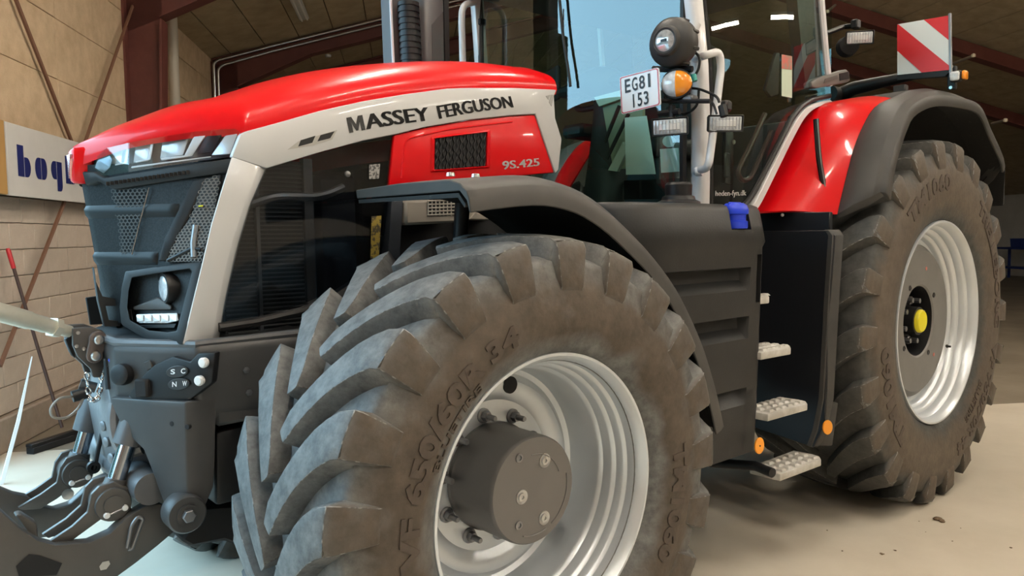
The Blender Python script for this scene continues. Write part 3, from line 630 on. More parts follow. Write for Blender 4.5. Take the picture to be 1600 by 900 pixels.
# red rear side panel with vent
q = [(616, 211), (667, 199), (733, 188), (800, 181), (836, 179), (867, 270), (760, 279), (608, 291)]
panel = obj('side_panel', G().prism(P_side(q, .006), -SN*.03), RED, T, bevel=.008, seg=2); mirror_obj(panel)
VENT = [(680, 217), (760, 207), (759, 259), (679, 265)]
def scaleq(q, s): c = (sum(p[0] for p in q)/len(q), sum(p[1] for p in q)/len(q)); return [(c[0]+(p[0]-c[0])*s, c[1]+(p[1]-c[1])*s) for p in q]
ring_o = P_side(scaleq(VENT, 1.17), .007); ring_m = P_side(scaleq(VENT, 1.05), .018); ring_i = P_side(VENT, .004)
obj('vent_frame', G().loft([ring_o, ring_m, ring_i], caps=False), RED, panel, bevel=.004, seg=2)
obj('vent_back', G().prism(P_side(VENT, .0075), -SN*.003), BLACKROUGH, panel, smooth=0)
for k in range(15):
    u = (k+.5)/15; top = V(*VENT[0], 0)*(1-u)+V(*VENT[1], 0)*u; bot = V(*VENT[3], 0)*(1-u)+V(*VENT[2], 0)*u
    pts = [sidep(*(top*(1-t)+bot*t)[:2]+V(1.2*math.sin(t*22+k*math.pi), 0), .010) for t in np.linspace(0, 1, 22)]
    obj('vent_slat', G().tube(pts, .0036, 5), BLACK, panel)
letters('9S.425', quadmap(sidep(786, 265, .008), sidep(843, 259, .008), sidep(785, 252, .008), sidep(842, 247, .008)), .010, WPRINT, panel)
# a groove in the pressed panel
obj('panel_ridge', G().tube(fillet([sidep(*p, .006) for p in ((627, 278), (633, 217), (700, 202), (800, 190))], .03), .004, 8), RED, panel)

# tinted side screen with the coolers behind it
q = [(415, 264), (500, 239), (567, 221), (616, 211), (609, 290), (603, 345), (596, 400), (560, 430), (520, 455), (470, 476), (400, 494), (345, 505), (350, 475), (366, 400), (388, 325)]
screen = obj('side_screen', G().prism(P_side(q, -.004), -SN*.004), DARKGLASS, T, smooth=0); mirror_obj(screen)
rail = [(342, 512), (400, 503), (470, 487), (525, 466), (565, 440), (600, 410)]
obj('screen_sill', G().tube([sidep(x, y, .004) for x, y in rail], .016, 8), BLACK, T)
COOLER = mat('cooler_core', (.05, .052, .056), .5, metal=.4)
COOLF = mat('cooler_fin', (.12, .124, .13), .45, metal=.4)
cool = obj('cooler', G().box((-.52, -.30, 1.52), (.30, .06, .66)), COOLER, T)
for k in range(42): obj('cooler_fin', G().box((-.52, -.335, 1.20+k*.0155), (.29, .012, .005)), COOLF, cool, smooth=0)
g = G().box((-.355, -.335, 1.52), (.035, .03, .68)).box((-.55, -.345, 1.52), (.012, .02, .68)); obj('cooler_frame', g, DARKSTEEL, cool, smooth=0)
obj('air_tank', G().box((-.10, -.27, 1.50), (.42, .10, .62)), mat('navy_inner', (.010, .014, .024), .5), T, bevel=.02)
obj('coolant_pipe', G().tube(fillet([(-.66, -.36, 1.66), (-.5, -.37, 1.72), (-.32, -.37, 1.72), (-.22, -.36, 1.76)], .05), .016, 8), DARKSTEEL, T)
obj('warning_label', G().prism(P_side([(581, 338), (596, 337), (592, 403), (579, 404)], .002), -SN*.002), mat('label_yellow', (.30, .22, .04), .5, c2=(.06, .05, .03), scale=60, ramp=(.5, .56)), screen, smooth=0)
obj('paper_label', G().prism(P_side([(577, 257), (594, 256), (592, 279), (577, 280)], .002), -SN*.002), mat('label_grey', (.32, .31, .30), .5, c2=(.06, .06, .06), scale=110, ramp=(.5, .56)), screen, smooth=0)
obj('screen_bolt', G().lathe([(.012, 0), (.010, .006), (.001, .008)], sidep(543, 272, -.003), SN, 14), DARKSTEEL, screen)
# what shows under the front mudguard: post and pale intake box with mesh
obj('cooler_post', G().loft([[at(x, y, y=-.46)+V(dx, dy, 0) for dx, dy in ((0, 0), (.05, 0), (.05, .05), (0, .05))] for x, y in ((612, 312), (606, 420))]), mat('post_navy', (.045, .052, .065), .35, metal=.4), T)
q = [(633, 313), (720, 311), (720, 336), (712, 348), (634, 352)]
bx = obj('intake_box', G().prism([at(x, y, y=-.47) for x, y in q], (0, .25, 0)), mat('intake_beige', (.20, .18, .155), .6), T, bevel=.01)
obj('intake_back', G().prism([at(x, y, y=-.472) for x, y in ((668, 313), (719, 311), (716, 333), (669, 337))], (0, -.001, 0)), BLACKROUGH, bx, smooth=0)
for k in range(9): u = 669+k*6; obj('mesh_bar', G().tube([at(u, 312, y=-.475), at(u, 337, y=-.475)], .0028, 5), mat('mesh_beige', (.30, .28, .25), .5), bx)
for k in range(5): obj('mesh_bar', G().tube([at(668, 314+k*5.5, y=-.475), at(719, 313+k*5.2, y=-.475)], .0028, 5), MATS['mesh_beige'], bx)
obj('intake_box_rear', G().prism([at(x, y, y=-.47) for x, y in ((733, 343), (742, 331), (765, 336), (782, 344))], (0, .2, 0)), MATS['intake_beige'], T, bevel=.004)

# ================================================================== NOSE: grille, headlamps, lamp pods
GRILLE = mat('grille_screen', (.008, .010, .012), .42, c2=(.014, .017, .019), scale=150, ramp=(.45, .55), bump=.10, bscale=260, spec=.22)
rows = []
for z in np.linspace(1.285, 1.83, 16): rows.append([V(nosex(y, z)+.012, y, z) for y in np.linspace(-.405, .405, 31)])
grille = obj('front_grille', G().grid(rows), GRILLE, T, solid=.01, smooth=60)
def nose_rib(z, r, y0=-.33, y1=.33, off=.004): return G().loft([[V(nosex(y, z+dz)+.012-dx, y, z+dz) for dz, dx in ((-.055, -.004), (-.034, .007), (-.016, .008), (.004, -.004))] for y in np.linspace(y0, y1, 25)])
BROWS = mat('rib_grey', (.011, .014, .016), .42, spec=.28)
for z, yy in ((1.695, .30), (1.535, .25)): obj('grille_rib', nose_rib(z, .010, -yy, yy), BROWS, grille, smooth=60)
obj('grille_seam', G().tube([nose(233, 293, .001), nose(219, 345, .001), nose(206, 398, .001)], .0018, 5), STEEL, grille)
def proj(P): d = V(*P)-CAM; z = d@fw; return 800+FPX*(d@rt)/z, 450-FPX*(d@up)/z
def inpoly(p, q):
    c = False
    for i in range(len(q)):
        (x1, y1), (x2, y2) = q[i-1], q[i]
        if (y1 > p[1]) != (y2 > p[1]) and p[0] < (x2-x1)*(p[1]-y1)/(y2-y1)+x1: c = not c
    return c
def honeycomb(q, cell, off, rim=.72, zr=(1.3, 1.9), yr=(-.42, 0)):      # six-sided cells of a punched screen, filling the outline q
    g = G(); dy, dz = cell*1.732, cell*1.5; j = 0; z = zr[0]
    while z < zr[1]:
        y = yr[0]+(dy/2 if j % 2 else 0)
        while y < yr[1]:
            if inpoly(proj((nosex(y, z)-off, y, z)), q):
                o_, i_ = [[V(nosex(y+r*math.sin(t), z+r*math.cos(t))-off, y+r*math.sin(t), z+r*math.cos(t)) for t in np.arange(6)*math.pi/3] for r in (cell*1.02, cell*rim)]
                g.add(o_+i_, [(k, (k+1) % 6, 6+(k+1) % 6, 6+k) for k in range(6)])
            y += dy
        z += dz; j += 1
    return g
obj('grille_mesh', honeycomb([(174, 297), (229, 293), (207, 396), (190, 398), (184, 345)], .0075, -.006), mat('honeycomb_grey', (.055, .053, .050), .5, metal=.3), grille, smooth=0, kind='stuff', weld=False)
MESHB = mat('mesh_backing', (.012, .011, .010), .6)
SMQ = [(318, 281), (343, 273), (333, 340), (314, 406), (258, 411), (272, 378), (300, 335)]
inner = obj('side_mesh', G().prism(P_nose([(318, 281), (343, 273), (333, 340), (314, 406), (258, 411), (272, 378), (300, 335)], .002), (.004, 0, 0)), MESHB, grille, smooth=0)
obj('punched_screen', honeycomb(SMQ, .0065, .005, .66), mat('mesh_brown', (.11, .092, .075), .5, metal=.2), grille, smooth=0, kind='stuff', weld=False)
obj('hose', G().tube([nose(306, 352, .006), nose(302, 380, .006), nose(303, 402, .006)], .010, 10), mat('hose_grey', (.25, .26, .27), .35, metal=.5), grille)
obj('mesh_stay', G().tube([nose(262, 407, .006), nose(300, 388, .006), nose(314, 390, .006)], .006, 6), BLACK, grille)
obj('yellow_tag', G().box(nose(312, 322, .006), (.005, .05, .004)), YELLOW, grille, smooth=0)
obj('mesh_frame', G().prism(P_nose([(300, 283), (322, 277), (272, 380), (258, 408), (246, 408), (256, 372)], .006), (.01, 0, 0)), BLACK, grille, bevel=.003)
# eyebrow under the lamp
BROW = mat('brow_grey', (.017, .019, .021), .5, spec=.28)
q = [(127, 268), (146, 268), (162, 278), (262, 262), (362, 247), (354, 268), (330, 272), (175, 296), (152, 283), (133, 290)]
brow = obj('lamp_brow', G().prism(P_nose(q, .014), (.05, 0, 0)), BROW, T, bevel=.004); mirror_obj(brow)
for k in range(20): u = k/19; p = nose(168+u*125, 287-u*18, .016); obj('brow_tooth', G().box(p, (.010, .006, .012)), BLACK, brow, smooth=0)
# headlamp
HL = [(146, 262), (152, 244), (167, 231), (200, 223), (250, 214), (300, 206), (333, 203), (366, 201), (374, 207), (361, 245), (310, 252), (262, 259), (200, 269), (161, 275)]
LAMPIN = mat('lamp_inner', (.16, .18, .20), .3, metal=.2)
lampb = obj('headlamp', G().prism(P_nose(scaleq(HL, .985), -.045), (.02, 0, 0)), LAMPIN, T, smooth=0); mirror_obj(lampb)
cov = obj('lamp_cover', G().prism(P_nose(HL, .004), (.004, 0, 0)), COVER, lampb, smooth=0)
def nbox(q, off0, off1, name, m, par, bev=.002):
    a = P_nose(q, off0); b = P_nose(q, off1); return obj(name, G().loft([a, b]), m, par, bevel=bev)
nbox([(148, 262), (154, 246), (168, 235), (176, 250), (172, 262), (162, 271)], -.03, -.006, 'lamp_bezel', mat('bezel_pale', (.42, .52, .60), .25, metal=.3), lampb)
for q in ([(172, 232), (192, 229), (190, 256), (174, 259)], [(212, 226), (236, 222), (232, 252), (208, 255)], [(254, 219), (296, 213), (286, 243), (250, 248)]): nbox(q, -.04, -.020, 'lamp_module', SATIN, lampb)
LED = mat('led_white', (.86, .87, .88), .2)
for q in ([(236, 221), (241, 221), (235, 250), (212, 255), (211, 252), (231, 248)], [(303, 213), (322, 211), (300, 244), (252, 251), (251, 247), (288, 243)], [(198, 227), (203, 226), (198, 256), (180, 259), (179, 257), (194, 254)]): nbox(q, -.022, -.008, 'light_guide', LED, lampb)
nbox([(324, 208), (350, 206), (332, 238), (308, 241)], -.02, -.010, 'lamp_blank', BLACK, lampb); nbox([(352, 212), (371, 209), (361, 241), (330, 243)], -.02, -.006, 'lamp_corner', SATIN, lampb)
nbox([(205, 263), (330, 246), (330, 244), (205, 260)], -.012, -.002, 'light_guide', LED, lampb)
# lamp pod at the foot of the pillar
PO = [(196, 424), (235, 418), (313, 408), (318, 417), (302, 475), (285, 539), (262, 538), (232, 533), (190, 507), (187, 480), (190, 450)]
PI = [(206, 434), (240, 428), (296, 420), (300, 425), (288, 470), (276, 517), (262, 519), (232, 516), (203, 500), (199, 480), (201, 455)]
pod = obj('lamp_pod', G().loft([P_nose(PO, -.03), P_nose(PO, .022), P_nose(PI, .026), P_nose(PI, -.03)], caps=False), BROW, T, bevel=.004, seg=2); mirror_obj(pod)
obj('pod_recess', G().prism(P_nose(scaleq(PI, 1.03), -.022), (.01, 0, 0)), BLACK, pod, smooth=0)
obj('pod_shelf', G().loft([P_nose([(207, 480), (247, 463), (270, 478), (268, 484), (209, 484)], -.02), P_nose([(207, 480), (247, 465), (268, 479), (267, 484), (209, 484)], .004)]), PLASTIC, pod, bevel=.003)
fc = nose(256, 451, .0); fax = V(-1, -.06, 0)
fog = obj('fog_lamp', G().lathe([(.048, -.05), (.054, -.005), (.052, .004), (.046, .004)], fc, fax, 28), BLACK, pod); obj('fog_lens', G().lathe([(.046, .000), (.042, .004), (.024, .007), (.001, .008)], fc, fax, 28), CLEARLENS, fog)
nbox([(213, 491), (277, 489), (279, 501), (262, 505), (217, 505)], -.015, .016, 'led_bar', CLEARLENS, pod); nbox([(215, 508), (276, 505), (272, 513), (224, 513)], -.02, .010, 'bar_tray', BROW, pod)
for k in range(5): nbox([(213+k*13, 492), (224+k*13, 491.5), (224+k*13, 502), (214+k*13, 503)], .016, .019, 'led_cell', SATIN, pod)
for k in range(8): u = k/7; obj('pod_slat', G().tube([nose(283+u*7-4, 512-u*20, .004), nose(289+u*4, 500-u*20, .004)], .0022, 5), BROW, pod)
nbox([(191, 486), (205, 483), (208, 503), (194, 503)], -.02, .012, 'pod_block', BLACK, pod)
# centre bracket left of the pod and number plate holder beyond it
obj('nose_bracket', G().prism([at(x, y, y=-.07) for x, y in ((147, 418), (150, 440), (160, 463), (187, 468), (188, 478), (165, 478), (170, 500), (188, 502), (188, 510), (164, 510), (154, 470))], (0, .03, 0)), BROW, T, bevel=.003)
obj('number_plate_holder', G().prism([at(x, y, y=.30) for x, y in ((134, 465), (165, 461), (168, 506), (141, 508))], (0, .012, 0)), BLACKROUGH, T, bevel=.003)

# ================================================================== FRONT LINKAGE FRAME
def AT(px, **k): return [at(x, y, **k) for x, y in px]
plan = [(-1.0, -.22), (-.815, -.475), (-.30, -.485)]
def ringz(z, pl): return [V(x, y, z) for x, y in pl]+[V(x, -y, z) for x, y in pl[::-1]]
g = G().loft([ringz(.98, [(-.985, -.20), (-.81, -.46), (-.30, -.47)]), ringz(1.02, plan), ringz(1.215, plan), ringz(1.245, [(-.985, -.21), (-.81, -.455), (-.30, -.46)])])
frame_ = obj('linkage_frame', g, GREYPAINT, T, bevel=.012, seg=2)
obj('frame_collar', G().tube([(-.99, -.05, 1.235), (-.99, -.21, 1.235), (-.812, -.455, 1.235), (-.45, -.462, 1.24)], .014, 8), CAST, frame_)
DN = V(-.2550, -.1850, 0)/np.linalg.norm(V(-.2550, -.1850, 0))      # diagonal corner face
def diag(px, off=0): return [planep(x, y, V(-.815, -.475, 0)+DN*off, DN) for x, y in px]
# cheek plates that carry the lower arms
secs = []
for py, l, c_, r in ((628, 172, 290, 338), (640, 175, 290, 338), (665, 186, 290, 338), (690, 204, 291, 337), (708, 224, 291, 337), (740, 237, 292, 336), (770, 248, 293, 334), (800, 259, 295, 320), (818, 270, 296, 308)):
    C3 = at(c_, py, y=-.475); n2 = V(-.84, -.545, 0); Lp = planep(l, py, C3, n2); Lp[2] = C3[2]; Rp = at(r, py, y=-.478); Rp[2] = C3[2]
    secs.append([Lp, C3, Rp, Rp+V(0, .12, 0), V(Lp[0]+.08, Lp[1]+.06, C3[2])])
ck = obj('cheek_plate', G().loft(secs), GREYPAINT, T, bevel=.006, seg=2); mirror_obj(ck)
pv = at(290, 802, y=-.48)
obj('arm_pivot', G().lathe([(.062, -.05), (.062, .012), (.056, .020), (.034, .020), (.034, .026), (.001, .026)], pv, (0, -1, 0), 36), GREYPAINT, ck); obj('pivot_bolt', G().lathe([(.021, .025), (.021, .040), (.018, .043), (.001, .043)], pv, (0, -1, 0), 6), DARKSTEEL, ck, smooth=30)
for p in ((269, 662), (293, 667)): obj('cheek_hole', G().lathe([(.008, -.01), (.008, .0025), (.001, .003)], planep(*p, at(291, p[1], y=-.475), V(-.84, -.545, 0)) if p[0] < 290 else at(*p, y=-.477), (-.84, -.545, 0), 14), BLACKROUGH, ck)
# side box behind the cheek and side rail with cover plate
obj('side_box', G().prism(AT([(338, 676), (372, 668), (410, 660), (410, 785), (372, 783), (338, 792)], y=-.44), (0, .2, 0)), BLACK, T, bevel=.015, seg=2)
obj('side_rail', G().prism(AT([(330, 545), (480, 512), (480, 640), (338, 668)], y=-.47), (0, .25, 0)), GREYPAINT, T, bevel=.012)
cp = obj('cover_plate', G().prism(AT([(371, 566), (396, 562), (398, 622), (372, 628)], y=-.474), (0, .02, 0)), BLACK, T, bevel=.004); obj('cover_bolt', G().lathe([(.012, 0), (.012, .008), (.001, .010)], at(384, 578, y=-.474), (0, -1, 0), 6), DARKSTEEL, cp)
obj('cover_bolt', G().lathe([(.012, 0), (.012, .008), (.001, .010)], at(388, 613, y=-.474), (0, -1, 0), 6), DARKSTEEL, cp)
# lower front counterweight end
obj('ballast_bracket', G().prism(AT([(318, 792), (372, 788), (392, 800), (392, 860), (350, 845), (300, 855), (283, 845), (295, 825)], y=-.36), (0, .3, 0)), BLACKROUGH, T, bevel=.01)
# centre casting
g = G().loft([[V(-.93, -.16, .70), V(-.93, .16, .70), V(-.6, .2, .70), V(-.6, -.2, .70)], [V(-.985, -.18, .78), V(-.985, .18, .78), V(-.6, .2, .78), V(-.6, -.2, .78)], [V(-1.01, -.17, .98), V(-1.01, .17, .98), V(-.6, .2, .98), V(-.6, -.2, .98)], [V(-1.0, -.12, 1.12), V(-1.0, .12, 1.12), V(-.6, .2, 1.12), V(-.6, -.2, 1.12)]])
LIGHTCAST = mat('light_cast', (.15, .155, .165), .38, c2=(.20, .205, .215), scale=8, metal=.3, bump=.15, bscale=60)
cs = obj('centre_casting', g, LIGHTCAST, T, bevel=.02, seg=2)
for p in ((170, 690), (178, 715), (165, 665)): obj('casting_boss', G().lathe([(.018, -.02), (.018, .012), (.012, .016), (.001, .016)], at(*p, x=-1.0), (-1, -.3, 0), 14), LIGHTCAST, cs)
rib = G().tube(smoothpath([at(181, 630, y=-.2), at(178, 660, y=-.21), at(185, 690, y=-.22), at(200, 705, y=-.23), at(222, 700, y=-.25)]), .022, 8); obj('casting_rib', rib, LIGHTCAST, cs)
obj('cross_tube', G().lathe([(.052, -.36), (.055, -.33), (.055, .33), (.052, .36)], at(222, 752, y=-.25)*V(1, 0, 1), (0, -1, 0), 32), CAST, T)
# control panel on the corner
pq = [(240, 571), (270, 557), (297, 565), (309, 552), (336, 551), (331, 598), (296, 625), (272, 632), (212, 630), (200, 618), (215, 595)]
pnl = obj('control_panel', G().prism(diag(pq, .018), -DN*.03), BLACK, T, bevel=.005, seg=2)
for c_, s_ in (((278, 580.5), 'SC'), ((280.5, 600), 'NW')):
    pts = [diag([(c_[0]+17*math.cos(t)*(1 if abs(math.cos(t)) < .99 else 1), c_[1]-1.2*math.cos(t)+9.5*math.sin(t))], .019)[0] for t in np.linspace(0, 2*math.pi, 25)[:-1]]
    bt = obj('button_pad', G().prism(pts, DN*.006), mat('button_rubber', (.02, .02, .021), .5), pnl, bevel=.002)
    for i in (-1, 1):
        q0, q1, q2 = diag([(c_[0]+i*8-3.5, c_[1]-i*.6+4), (c_[0]+i*8+3.5, c_[1]-i*.6+3.6), (c_[0]+i*8-3.5, c_[1]-i*.6-4)], .0262)
        obj('button_symbol', text_map(G(), s_[0] if i < 0 else s_[1], lambda u, v, z: q0+(q1-q0)*u+(q2-q0)*v, .02), WPRINT, pnl, smooth=0, weld=False)
for p in ((320.5, 566), (314, 594)): obj('white_knob', G().lathe([(.0155, 0), (.0165, .012), (.012, .018), (.001, .019)], diag([p], .018)[0], DN, 20), WPRINT, pnl)
nb_ = diag([(224, 606)], .02)[0]; obj('socket_cap', G().box(nb_, (.03, .05, .06), (DN, np.cross(V(0, 0, 1), DN), V(0, 0, 1))), BLACKROUGH, pnl, bevel=.006)
obj('socket', G().lathe([(.032, -.03), (.036, .0), (.034, .018), (.026, .022), (.001, .020)], diag([(192, 585)], .01)[0], DN+V(0, 0, .1), 26), BLACK, T)
obj('key_plate', G().prism(diag([(226, 566), (236, 562), (240, 575), (231, 579)], .006), DN*.006), PLASTIC, T, bevel=.002)
# top link bracket, pins, chain, cable
tq = [(114, 513), (145, 511), (160, 516), (172, 530), (174, 543), (163, 570), (158, 590), (146, 590), (142, 577), (122, 558), (114, 540)]
for y_, nm in ((-.075, 'bracket_plate'), (.055, 'bracket_plate')):
    tb = obj(nm, G().prism([p+V(0, y_+.075, 0) for p in AT(tq, y=-.075)], (0, .022, 0)), mat('bracket_grey', (.055, .052, .052), .45), T, bevel=.004, seg=2)
    if y_ < 0: tbk = tb
lk = arc((0, 0, 0), 1, 0, 2*math.pi, 20, (1, 0, 0), (0, 0, 1))[:-1]
p1_, p2_ = at(152, 530, y=-.08), at(147, 555, y=-.08)
link_out = [p1_+V(.028*math.cos(t), 0, .028*math.sin(t)) for t in np.linspace(D(-10), D(190), 12)]+[p2_+V(.026*math.cos(t), 0, .026*math.sin(t)) for t in np.linspace(D(170), D(370), 12)]
obj('pin_link', G().prism(link_out, (0, -.012, 0)), mat('link_brown', (.16, .135, .13), .4, metal=.4), tbk, bevel=.002)
for p in (p1_, p2_): obj('link_pin', G().lathe([(.016, 0), (.016, .022), (.012, .026), (.001, .027)], p+V(0, -.008, 0), (0, -1, 0), 18), STEEL, tbk)
for p in ((122, 520), (120, 541), (131, 545)): obj('plate_screw', G().lathe([(.007, 0), (.006, .004), (.001, .005)], at(*p, y=-.075), (0, -1, 0), 10), STEEL, tbk)
obj('bracket_web', G().box(at(150, 545, y=-.01), (.05, .11, .12)), BLACK, T, bevel=.01)
obj('side_lug', G().prism(AT([(101, 530), (113, 524), (116, 545), (118, 560), (112, 556)], y=-.02), (0, .02, 0)), BLACK, T, bevel=.003)
a_, b_ = at(108, 518, y=-.02), at(-130, 452, y=-.25); dl = (b_-a_)/np.linalg.norm(b_-a_)
tlk = obj('top_link', G().tube([a_+dl*.0, a_+dl*.07], .021, 16), ZINC, T)
e1 = at(88, 511, y=-.05); k0 = float((e1-a_)@dl)
obj('lock_nut', G().tube([a_+dl*(k0-.012), a_+dl*(k0+.012)], .034, 6), ZINC, tlk, smooth=20); obj('link_tube', G().tube([a_+dl*k0, a_+dl*(k0+.03), a_+dl*(k0+.04), a_+dl*(k0+.09), a_+dl*(k0+.1), b_], [.025, .025, .027, .027, .030, .030], 24), ZINC, tlk)
for k in range(11):
    t = k/10; p = at(138+22*t if t < .5 else 160-22*(t-.5), 588, y=-.06); u = k/10*math.pi
    cpos = at(147-11*math.cos(u), 588+38*math.sin(u), y=-.06); tang = V(.5*math.sin(u), 0, -math.cos(u)*.8); tang /= np.linalg.norm(tang); sd = V(0, 1, 0) if k % 2 else np.cross(tang, V(0, 1, 0))
    obj('chain_link', G().tube([cpos+tang*.013*math.cos(q)+sd*.007*math.sin(q) for q in np.linspace(0, 2*math.pi, 13)], .0030, 6, False), CHROME, T)
obj('cable_loop', G().tube(smoothpath([at(118, 620, y=-.04), at(95, 622, y=-.06), at(80, 638, y=-.08), at(84, 652, y=-.09), at(105, 652, y=-.08), at(122, 638, y=-.06), at(130, 622, y=-.05)]), .0045, 7), mat('cable_grey', (.22, .21, .19), .5), T)
obj('coupling', G().tube([at(113, 620, y=-.04), at(138, 613, y=-.04)], [.020, .020], 16), BLACK, T); obj('upper_lug', G().tube([at(125, 600, y=-.02), at(150, 606, y=-.03)], .018, 12), CAST, T)
obj('blue_coupler', G().tube([at(174, 560, y=-.15), at(179, 568, y=-.16)], .012, 10), BLUE, T)
for p, q, r in (((168, 560), (172, 608), .014), ((178, 575), (180, 600), .012), ((184, 552), (172, 575), .010)): obj('hydraulic_hose', G().tube([at(*p, y=-.12), at(*q, y=-.14)], r, 10), BLACK, T)

# lower arms
ARM = mat('arm_grey', (.060, .057, .055), .42, c2=(.072, .069, .066), scale=5, coat=.1)
near = [(-90, 770), (-40, 780), (0, 797), (33, 827), (60, 845), (87, 852), (140, 848), (173, 833), (200, 807), (227, 791), (250, 787), (272, 800), (279, 826), (247, 853), (213, 880), (187, 899), (140, 935), (60, 960), (-90, 960)]
na = obj('lower_arm', G().prism(AT(near, y=-.33), (0, .055, 0)), ARM, T, bevel=.006, seg=2)
far = [(-60, 745), (0, 763), (22, 772), (42, 776), (60, 790), (85, 796), (110, 788), (128, 772), (147, 752), (170, 742), (215, 745), (215, 775), (160, 790), (140, 815), (100, 838), (50, 842), (20, 835), (0, 815), (-60, 800)]
faa = obj('lower_arm', G().prism(AT(far, y=.20), (0, .055, 0)), ARM, T, bevel=.006, seg=2)
for pq_, nm in (([(155, 885), (160, 878), (170, 876), (172, 881), (166, 889), (157, 891)], 'pin_hole'),):
    obj(nm, G().prism(AT(pq_, y=-.332), (0, -.002, 0)), mat('hole_pale', (.42, .41, .38), .6), na, smooth=0)
obj('arm_slot', G().prism(AT([(25, 885), (45, 866), (62, 868), (97, 880), (88, 898), (30, 902)], y=-.333), (0, -.002, 0)), BLACKROUGH, na, smooth=0)
obj('arm_handle', G().tube(fillet(AT([(199, 856), (206, 820), (216, 807), (224, 810), (206, 858), (200, 858)], y=-.35), .02), .006, 8), DARKSTEEL, na)
obj('arm_lug', G().prism(AT([(60, 842), (42, 832), (24, 806), (34, 803), (58, 818)], y=-.27), (0, .05, 0)), ARM, na, bevel=.004)
def rocker(pq_, y_, eye, pins, par, s):
    for dy in (-.045, .045):
        r_ = obj('rocker_plate', G().prism([p+V(0, dy, 0) for p in AT(pq_, y=y_)], (0, .018, 0)), ARM, par, bevel=.003, seg=2)
    e = at(*eye, y=y_)
    obj('rod_eye', G().lathe([(.052*s, -.055), (.055*s, -.05), (.055*s, .05), (.052*s, .055), (.03*s, .056), (.03*s, .062), (.001, .062)], e, (0, -1, 0), 30), ARM, par)
    for p in pins: obj('lock_pin', G().lathe([(.010, .05), (.010, .062), (.008, .066), (.001, .066)], at(*p, y=y_), (0, -1, 0), 12), WPRINT, par)
    obj('pin_clip', G().tube([at(*pins[0], y=y_)+V(0, -.06, 0), at(*pins[1], y=y_)+V(0, -.06, 0)], .004, 6), DARKSTEEL, par)
nq = [(70, 842), (108, 817), (132, 795), (138, 767), (150, 755), (173, 748), (195, 757), (201, 797), (187, 808), (157, 803), (143, 813), (110, 837), (80, 848)]
rocker(nq, -.25, (171, 782), ((160, 798), (188, 786)), na, 1.0)
fq = [(25, 788), (60, 768), (85, 750), (90, 727), (100, 712), (118, 706), (135, 716), (137, 742), (128, 752), (108, 758), (85, 775), (60, 790), (32, 792)]
rocker(fq, .20, (117, 735), ((107, 749), (132, 740)), faa, .95)
for e, q, y_, r in (((172, 780), (214, 650), -.25, .028), ((118, 733), (148, 630), .20, .026)):
    cyl = obj('lift_cylinder', G().tube([at(*e, y=y_), at(*q, y=y_)], r, 20), STEEL if False else mat('rod_chrome', (.42, .46, .52), .12, metal=1), T)
    a1, b1 = at(*e, y=y_), at(*q, y=y_); obj('cylinder_barrel', G().tube([a1+(b1-a1)*(.66 if y_ < 0 else .58), b1, b1+(b1-a1)*.3], .048, 24), CAST, cyl); obj('rod_end', G().tube([a1, a1+(b1-a1)*.25], [.045, .034], 18), ARM, cyl)
obj('stabiliser', G().tube([at(147, 735, y=0.05), at(153, 705, y=.05), at(160, 675, y=.05)], .008, 8), BLACK, T); obj('stabiliser_eye', G().lathe([(.022, -.01), (.022, .01), (.010, .011), (.010, -.011)], at(146, 730, y=.05), (0, -1, 0), 18), BLACK, T)
obj('pin_block', G().lathe([(.020, 0), (.020, .012), (.001, .013)], at(105, 771, y=.165), (0, -1, 0), 16), STEEL, faa)

# ================================================================== FRONT MUDGUARDS
edge = [(-.31, 1.722), (-.17, 1.738), (-.014, 1.746), (.138, 1.723), (.273, 1.669), (.41, 1.585), (.539, 1.492), (.655, 1.385), (.746, 1.27), (.82, 1.16), (.872, 1.06), (.925, .94), (.971, .81)]
edge = [(p[0], p[2]) for p in smoothpath([(x, 0, z) for x, z in edge], 3)]
def normals(e):
    out = []
    for i in range(len(e)):
        a, b = e[max(i-1, 0)], e[min(i+1, len(e)-1)]; t = V(b[0]-a[0], b[1]-a[1]); t /= np.linalg.norm(t); out.append((-t[1], t[0]))
    return out
nr = normals(edge)
def fender_rings(sec): return [[V(x+n[0]*d, y, z+n[1]*d) for y, d in sec] for (x, z), n in zip(edge, nr)]
fg = obj('front_mudguard', G().loft(fender_rings([(-.62, -.018), (-.62, .012), (-.90, .018), (-1.17, .012), (-1.215, .0), (-1.245, -.022), (-1.252, -.05), (-1.252, -.085), (-1.244, -.085), (-1.238, -.05), (-1.21, -.022)])), FENDER, T, bevel=.003); mirror_obj(fg)
ln = obj('mudguard_liner', G().loft(fender_rings([(-.63, -.022), (-1.205, -.027), (-1.232, -.06), (-1.226, -.07), (-1.20, -.040), (-.63, -.034)])), DUSTYBLACK, fg)
obj('reflector', G().prism(AT([(569, 304), (572, 310), (580, 313), (574, 306)], y=-.63), (.01, 0, 0)), mat('red_reflector', (.6, .03, .02), .3), fg, smooth=0)
obj('mudguard_stay', G().tube([(.13, -.64, 1.70), (.11, -.60, 1.2), (.08, -.5, .95)], .03, 10), BLACK, T)
for p in ((704, 277), (743, 275)): obj('mudguard_bolt', G().lathe([(.014, 0), (.012, .010), (.001, .012)], at(*p, y=-1.1)*V(1, 1, 0)+V(0, 0, 1.752), (0, 0, 1), 14), STEEL, fg)

